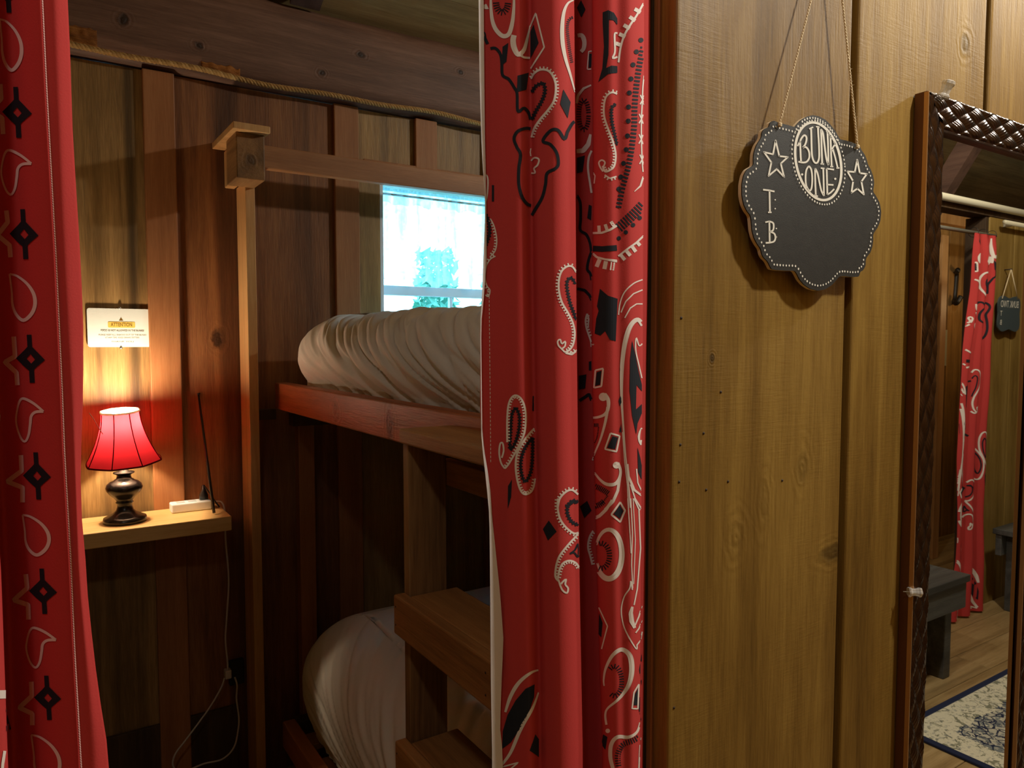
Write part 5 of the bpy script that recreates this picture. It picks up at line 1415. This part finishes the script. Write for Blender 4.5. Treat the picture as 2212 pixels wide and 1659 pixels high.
def frame_member(name, along, a0, a1, c0, c1, miter):
    """relief strip; along 'X' rail or 'Z' stile, c is the cross direction"""
    st = 0.0009
    na = int((a1 - a0) / st); nc = int((c1 - c0) / 0.0011)
    V, Fc = [], []
    for i in range(na + 1):
        for k in range(nc + 1):
            c_ = c0 + (c1 - c0) * k / nc
            e0, e1 = miter(c_)
            a_ = e0 + (e1 - e0) * i / na
            edge = min(1, min(c_ - c0, c1 - c_) / 0.003)
            hgt = 0.0034 * weave(a_, c_) * edge
            V.append(Vector((a_, MF - hgt, c_)) if along == 'X' else Vector((c_, MF - hgt, a_)))
    for i in range(na):
        for k in range(nc):
            q = i * (nc + 1) + k
            f = (q, q + nc + 1, q + nc + 2, q + 1)
            Fc.append(f if along == 'X' else tuple(reversed(f)))
    return link(name, mesh(name, V, Fc, True), [M['weave']], mir, V[0])
I0, I1 = MX0 + FWD, MX1 - FWD
frame_member('rail', 'X', MX0, MX1, MZ1 - FWD, MZ1, lambda c: (MX0 + (MZ1 - c), MX1 - (MZ1 - c)))
frame_member('stile', 'Z', MZ0, MZ1, MX0, MX0 + FWD, lambda c: (MZ0 + (c - MX0), MZ1 - (c - MX0)))
frame_member('stile', 'Z', MZ0, MZ1, MX1 - FWD, MX1, lambda c: (MZ0 + (MX1 - c), MZ1 - (MX1 - c)))
frame_member('rail', 'X', MX0, MX1, MZ0, MZ0 + FWD, lambda c: (MX0 + (c - MZ0), MX1 - (c - MZ0)))
B0 = FY - 0.0008
for lo, hi in (((MX0, MF + 0.0002, MZ0), (MX0 + FWD - 0.003, B0, MZ1)), ((MX1 - FWD + 0.003, MF + 0.0002, MZ0), (MX1, B0, MZ1)),
               ((MX0 + FWD - 0.0029, MF + 0.0002, MZ1 - FWD + 0.003), (MX1 - FWD + 0.0029, B0, MZ1)), ((MX0 + FWD - 0.0029, MF + 0.0002, MZ0), (MX1 - FWD + 0.0029, B0, MZ0 + FWD - 0.003))):
    box('frame_back', lo, hi, M['frame_side'], mir, 0.0008)
lip = plain('polished_frame_lip', c3(206, 160, 110), 0.25, 0.7)
for x in (MX0 + 0.0004, MX1 - FWD - 0.0012):
    box('frame_lip', (x - 0.0006, MF - 0.0016, MZ0), (x + 0.0012, MF + 0.004, MZ1 - 0.001), lip, mir, 0.0003)
box('frame_lip', (I0, MF - 0.0004, MZ1 - FWD - 0.0035), (I1, MF + 0.008, MZ1 - FWD - 0.0002), plain('dark_frame_lip', c3(46, 28, 20), 0.35, 0.3), mir, 0.0006)
t = NT('silvered_glass'); t.p.inputs['Base Color'].default_value = (0.80, 0.80, 0.76, 1); t.p.inputs['Metallic'].default_value = 1.0; t.p.inputs['Roughness'].default_value = 0.012
box('mirror_glass', (MX0 + FWD - 0.0028, FY - 0.010, MZ0 + FWD - 0.0028), (MX1 - FWD + 0.0028, FY - 0.006, MZ1 - FWD + 0.0028), t.m, mir, 0)
MM = FY - 0.010
# clear clips
t = NT('clear_acrylic')
gl = t.n('ShaderNodeBsdfGlossy'); gl.inputs['Roughness'].default_value = 0.08; gl.inputs[0].default_value = (1, 1, 1, 1)
tp = t.n('ShaderNodeBsdfTransparent'); tp.inputs[0].default_value = (0.93, 0.93, 0.90, 1)
fr = t.n('ShaderNodeLayerWeight'); fr.inputs[0].default_value = 0.55
ms = t.n('ShaderNodeMixShader'); t.l(t.math('ADD', t.math('MULTIPLY', fr.outputs['Facing'], 0.75), 0.12), ms.inputs[0])
t.l(tp.outputs[0], ms.inputs[1]); t.l(gl.outputs[0], ms.inputs[2])
df = t.n('ShaderNodeBsdfDiffuse'); df.inputs[0].default_value = (0.9, 0.9, 0.87, 1)
m3 = t.n('ShaderNodeMixShader'); m3.inputs[0].default_value = 0.34; t.l(ms.outputs[0], m3.inputs[1]); t.l(df.outputs[0], m3.inputs[2]); t.l(m3.outputs[0], t.out.inputs[0])
M['clear'] = t.m
def pin(name, c, ax, label, k=1.0):
    """clear thumb-shaped pin: flange, ribbed grip, head, steel needle"""
    ax = Vector(ax).normalized()
    u = ax.orthogonal().normalized(); v = ax.cross(u)
    root = empty(name, c, label, 'push pin')
    prof = [(0.0001, 0.0), (0.0040, 0.0), (0.0046, 0.0012), (0.0042, 0.0022), (0.0034, 0.003), (0.0031, 0.006), (0.0036, 0.0085), (0.0043, 0.0098), (0.0040, 0.0115), (0.0020, 0.0124), (0.0001, 0.0126)]
    prof = [(r_ * k, z_ * k) for r_, z_ in prof]
    V, Fc = lathe_geo(prof, (0, 0, 0), 20, lambda a, r, z: r * (1 + 0.10 * math.cos(5 * a)))
    V = [Vector(c) + u * p.x + v * p.y + ax * p.z for p in V]
    Geo().add((V, Fc)).build('grip', [M['clear']], root, c, smooth=False)
    tube('needle', [Vector(c) - ax * 0.006, Vector(c) + ax * 0.004], 0.0006, M['grey_metal'], root, c, 8)
pin('push_pin', (0.940, FY - 0.0205, MZ1 - 0.006), (0.12, -0.35, 0.9), 'clear pin holding the upper left corner of the mirror frame', 1.75)
pin('push_pin', (0.9085, FY - 0.0150, 1.037), (0.75, -0.6, 0.0), 'clear pin on the plank wall against the mirror stile, low down', 1.35)

# ------------------------------------------------------------------ corridor things seen in the mirror
def mir_pt(x, y, ax, v):
    d = ray(x, y); dm = Vector((d.x, -d.y, d.z)); o = Vector((0, 2 * MM, 1.35))
    return o + dm * ((v - o[ax]) / dm[ax])
pipe = empty('conduit_pipe', (4, OY + 0.02, 2.02), 'long pale metal pipe running along the top of the opposite wall', 'pipe')
tube('tube', [(2.4, OY + 0.022, 2.012), (5.9, OY + 0.022, 2.012)], 0.017, plain('pale_pipe_enamel', c3(222, 216, 190), 0.4), pipe, None, 16)
for x in (2.9, 4.6): box('pipe_clamp', (x, OY + 0.0041, 1.985), (x + 0.02, OY + 0.03, 2.0315), M['grey_metal'], pipe, 0.001)
r1 = empty('curtain_rod', (3.5, OY - 0.03, 1.88), 'grey rod across the opposite doorway above the red curtain', 'rod')
tube('tube', [(D0 - 0.06, OY + 0.0135, 1.875), (D1 + 0.03, OY + 0.0135, 1.875)], 0.009, M['grey_metal'], r1, None, 12)
r2 = empty('curtain_rod', (4.6, OY + 0.03, 1.94), 'pale rod bracketed on the opposite wall right of the red curtain', 'rod')
tube('tube', [(4.05, OY + 0.036, 1.945), (5.3, OY + 0.036, 1.945)], 0.011, plain('pale_rod_enamel', c3(214, 206, 178), 0.4), r2, None, 12)
for x in (4.12, 5.2): box('rod_bracket', (x, OY + 0.0001, 1.93), (x + 0.012, OY + 0.036, 1.948), M['grey_metal'], r2, 0.001)

# opposite curtain
oc = empty('curtain', (3.85, OY + 0.0, 1.86), 'red bandana curtain in the opposite doorway, seen in the mirror', 'curtain')
rows = []
for i in range(61):
    z = 1.868 - (1.868 - 0.012) * i / 60
    u = i / 60
    xl = np.interp(z, [0.0, 0.3, 0.8, 1.3, 1.6, 1.87], [3.62, 3.66, 3.64, 3.68, 3.74, 3.75]); xr = np.interp(z, [0.0, 0.5, 1.0, 1.4, 1.87], [3.975, 3.955, 3.945, 3.95, 3.972])
    rows.append([Vector((xl + (xr - xl) * k / 60, OY + 0.036 + (0.022 if z < 1.80 else 0.022 - 0.016 * (z - 1.80) / 0.068) * math.sin(k / 60 * 17 + 0.5 * math.sin(z * 3)) * (0.7 + 0.3 * u) + 0.008 * noise.noise(Vector((k * 0.1, z * 3, 2))) * min(1, (1.87 - z) * 8) + 0.004, z)) for k in range(61)])
so = Sheet(rows)
def cast_back(x, z):
    h = so.bvh.ray_cast(Vector((x, 0.3, z)), Vector((0, -1, 0)))
    if h[0] is None: return None
    n = h[1] if h[1].y > 0 else -h[1]
    return h[0] + n * 0.0012, h[3]
so.cast = cast_back
def tr(p): return (3.985 - (p[0] - 1035) * 0.00094 + (p[1] - 0) * -0.00003, 1.85 - p[1] * 0.00110)
for it in PRINT:
    if it[0] == 'S' and it[1] == 0: so.stroke(0, [max(0.0065, w_ * 0.0016) for w_ in it[2]], [tr(p) for p in it[5]], 0, it[4], 0.005)
    elif it[0] == 'S': so.stroke(1, [w_ * 0.0012 for w_ in it[2]], [tr(p) for p in it[5]], 0, it[4], 0.006)
    elif it[0] == 'F': so.fill(it[1], [tr(p) for p in it[2]], 0.010)
so.build('cloth_panel', oc, M['red_cloth'], Vector((0, -1, 0)))
for x in (3.77, 3.86, 3.95):
    pts = [(x, OY + 0.0235 + 0.0225 * math.cos(a), 1.873 + 0.0225 * math.sin(a)) for a in np.linspace(0, 2 * math.pi, 16, endpoint=False)]
    tube('ring', pts, 0.0012, M['black_plastic'], oc, None, 6, True)

# small plaque beside it (its front faces the corridor)
sp2 = empty('hanging_plaque', (4.15, OY + 0.03, 1.49), 'small grey chalkboard plaque hanging right of the opposite red curtain', 'sign')
SC = (4.152, OY + 0.03, 1.493)
oo = []
for k in range(64):
    a = 2 * math.pi * k / 64
    sx = math.copysign(abs(math.cos(a)) ** 0.32, math.cos(a)); sz = math.copysign(abs(math.sin(a)) ** 0.32, math.sin(a))
    w_ = 0.118 * (1 - 0.05 * math.exp(-(sz / 0.25) ** 2)); h_ = 0.086 * (1 - 0.10 * math.exp(-(sx / 0.22) ** 2) + 0.05 * math.exp(-((abs(sx) - 0.6) / 0.2) ** 2))
    oo.append(Vector((SC[0] + sx * w_, SC[1], SC[2] + sz * h_)))
slab('board', oo, -0.007, plain('grey_chalkboard', c3(74, 86, 90), 0.5), sp2, SC)
fy2 = SC[1] + 0.0006
face_text('lettering', 'BUNK TWO', 0.05, (SC[0], fy2, SC[2] + 0.047), M['paint'], sp2, True, 0.19)
face_text('lettering', 'T', 0.036, (SC[0] - 0.088, fy2, SC[2] - 0.0), M['paint'], sp2, True)
face_text('lettering', 'B', 0.036, (SC[0] - 0.088, fy2, SC[2] - 0.045), M['paint'], sp2, True)
for sx in (-0.085, 0.085):
    tube('twine', [(SC[0] + sx, SC[1] + 0.001, SC[2] + 0.075), (SC[0], SC[1] + 0.0, SC[2] + 0.225)], 0.0022, M['twine'], sp2, None, 6)
tube('hanging_nail', [(SC[0], SC[1] + 0.004, SC[2] + 0.226), (SC[0], OY - 0.004, SC[2] + 0.224)], 0.003, M['nail'], sp2, None, 8)

# benches
def bench(x0, x1, y0, y1, h, label):
    b = empty('bench', ((x0 + x1) / 2, (y0 + y1) / 2, 0), label, 'bench')
    box('seat', (x0 - 0.01, y0, h - 0.028), (x1 + 0.01, y1 + 0.01, h), M['bench'], b, 0.003)
    box('apron', (x0, y1 - 0.028, h - 0.135), (x1, y1, h - 0.0285), M['bench'], b, 0.003)
    box('apron', (x0, y0 + 0.01, h - 0.135), (x1, y0 + 0.038, h - 0.0285), M['bench'], b, 0.003)
    for xa in (x0 + 0.05, x1 - 0.10):
        box('leg', (xa, y0 + 0.0385, 0.0005), (xa + 0.05, y1 - 0.0285, h - 0.0286), M['bench'], b, 0.003)
    return b
bench(2.15, 3.105, -0.70, -0.445, 0.42, 'dark grey wooden bench in front of the opposite doorway, nearest in the mirror')
bench(4.0, 5.0, -0.74, -0.47, 0.42, 'dark wooden bench against the opposite wall beyond the small plaque')

# rug
t = NT('vintage_rug_pile'); tc = t.n('ShaderNodeTexCoord')
sx = t.n('ShaderNodeSeparateXYZ'); t.l(tc.outputs['Object'], sx.inputs[0])
RX0, RX1, RY0, RY1 = 2.47, 4.25, -0.372, 0.36
hw, hh = (RX1 - RX0) / 2, (RY1 - RY0) / 2
ex = t.math('SUBTRACT', hw, t.math('ABSOLUTE', sx.outputs[0])); ey = t.math('SUBTRACT', hh, t.math('ABSOLUTE', sx.outputs[1]))
edge = t.math('MINIMUM', ex, ey)
v1 = t.n('ShaderNodeTexVoronoi'); v1.feature = 'DISTANCE_TO_EDGE'; v1.inputs['Scale'].default_value = 34; t.l(tc.outputs['Object'], v1.inputs['Vector'])
n1 = t.noise(tc.outputs['Object'], 24, 4, 0.7, 1.2); n2 = t.noise(tc.outputs['Object'], 90, 3, 0.6)
cream = c3(228, 222, 196); grey = c3(126, 132, 132); navy = c3(44, 50, 76); sage = c3(140, 140, 118)
border = t.mix(t.math('GREATER_THAN', n1, 0.56), cream, sage)
border = t.mix(t.math('MULTIPLY', t.math('GREATER_THAN', n2, 0.58), 0.5), border, grey)
fieldc = t.mix(t.math('GREATER_THAN', n1, 0.5), c3(196, 192, 174), grey)
fieldc = t.mix(t.math('LESS_THAN', v1.outputs['Distance'], 0.07), fieldc, navy)
fieldc = t.mix(t.math('GREATER_THAN', n2, 0.62), fieldc, cream)
fieldc = t.mix(t.math('GREATER_THAN', n1, 0.64), fieldc, navy)
wav = t.math('ADD', edge, t.math('MULTIPLY', t.math('SUBTRACT', n1, 0.5), 0.06))
c = t.mix(t.math('GREATER_THAN', wav, 0.135), border, fieldc)
c = t.mix(t.math('LESS_THAN', edge, 0.026), c, navy)
t.l(c, t.p.inputs['Base Color']); t.p.inputs['Roughness'].default_value = 0.95; t.p.inputs['Specular IOR Level'].default_value = 0.1
rug = box('rug', (RX0, RY0, 0.0005), (RX1, RY1, 0.010), t.m, None, 0.003)
tag(rug, 'cream and navy patterned rug with navy border on the corridor floor', 'rug')

# hook and notice on the far partition, pine bunk post beyond
hk = empty('coat_hook', mir_pt(2064, 640, 1, PY), 'black iron coat hook on the partition beyond the opposite doorway', 'hook')
p0 = mir_pt(2066, 590, 1, PY + 0.004); p1 = mir_pt(2062, 645, 1, PY + 0.006); p2 = mir_pt(2066, 655, 1, PY + 0.05); p3 = mir_pt(2076, 640, 1, PY + 0.07)
tube('arm', [tuple(v) for v in spline([p0, p1, p2, p3], 6)], 0.016, M['black_plastic'], hk, None, 10)
tube('peg', [tuple(p0), tuple(mir_pt(2069, 583, 1, PY + 0.05))], 0.016, M['black_plastic'], hk, None, 10)
n0 = mir_pt(2014, 712, 1, PY + 0.003); n1_ = mir_pt(2044, 790, 1, PY + 0.003)
nb = box('notice_sheet', (n0.x, PY + 0.0002, n1_.z), (n1_.x, PY + 0.003, n0.z), plain('grey_paper', c3(160, 158, 140), 0.7), None, 0)
tag(nb, 'pale paper notice on the partition beyond the opposite doorway', 'notice')
ob = empty('bunk_bed', (4.6, -1.3, 0), 'lit pine bunk bed post and rail beyond the opposite doorway', 'bunk bed')
q0 = mir_pt(2044, 500, 1, -1.35); q1 = mir_pt(2036, 475, 1, -1.35); q2 = mir_pt(2106, 468, 1, -1.35)
box('post', (q0.x - 0.035, -1.40, 0), (q0.x + 0.035, -1.35, 2.0), M['pine'], ob, 0.003)
box('rail', (q0.x - 0.4, -1.3499, q1.z - 0.03), (q2.x + 0.1, -1.31, q1.z + 0.03), M['pine'], ob, 0.003)
lamp('opposite_bunk_light', (5.2, -1.05, 1.6), 4, (1.0, 0.66, 0.32), 0.04)
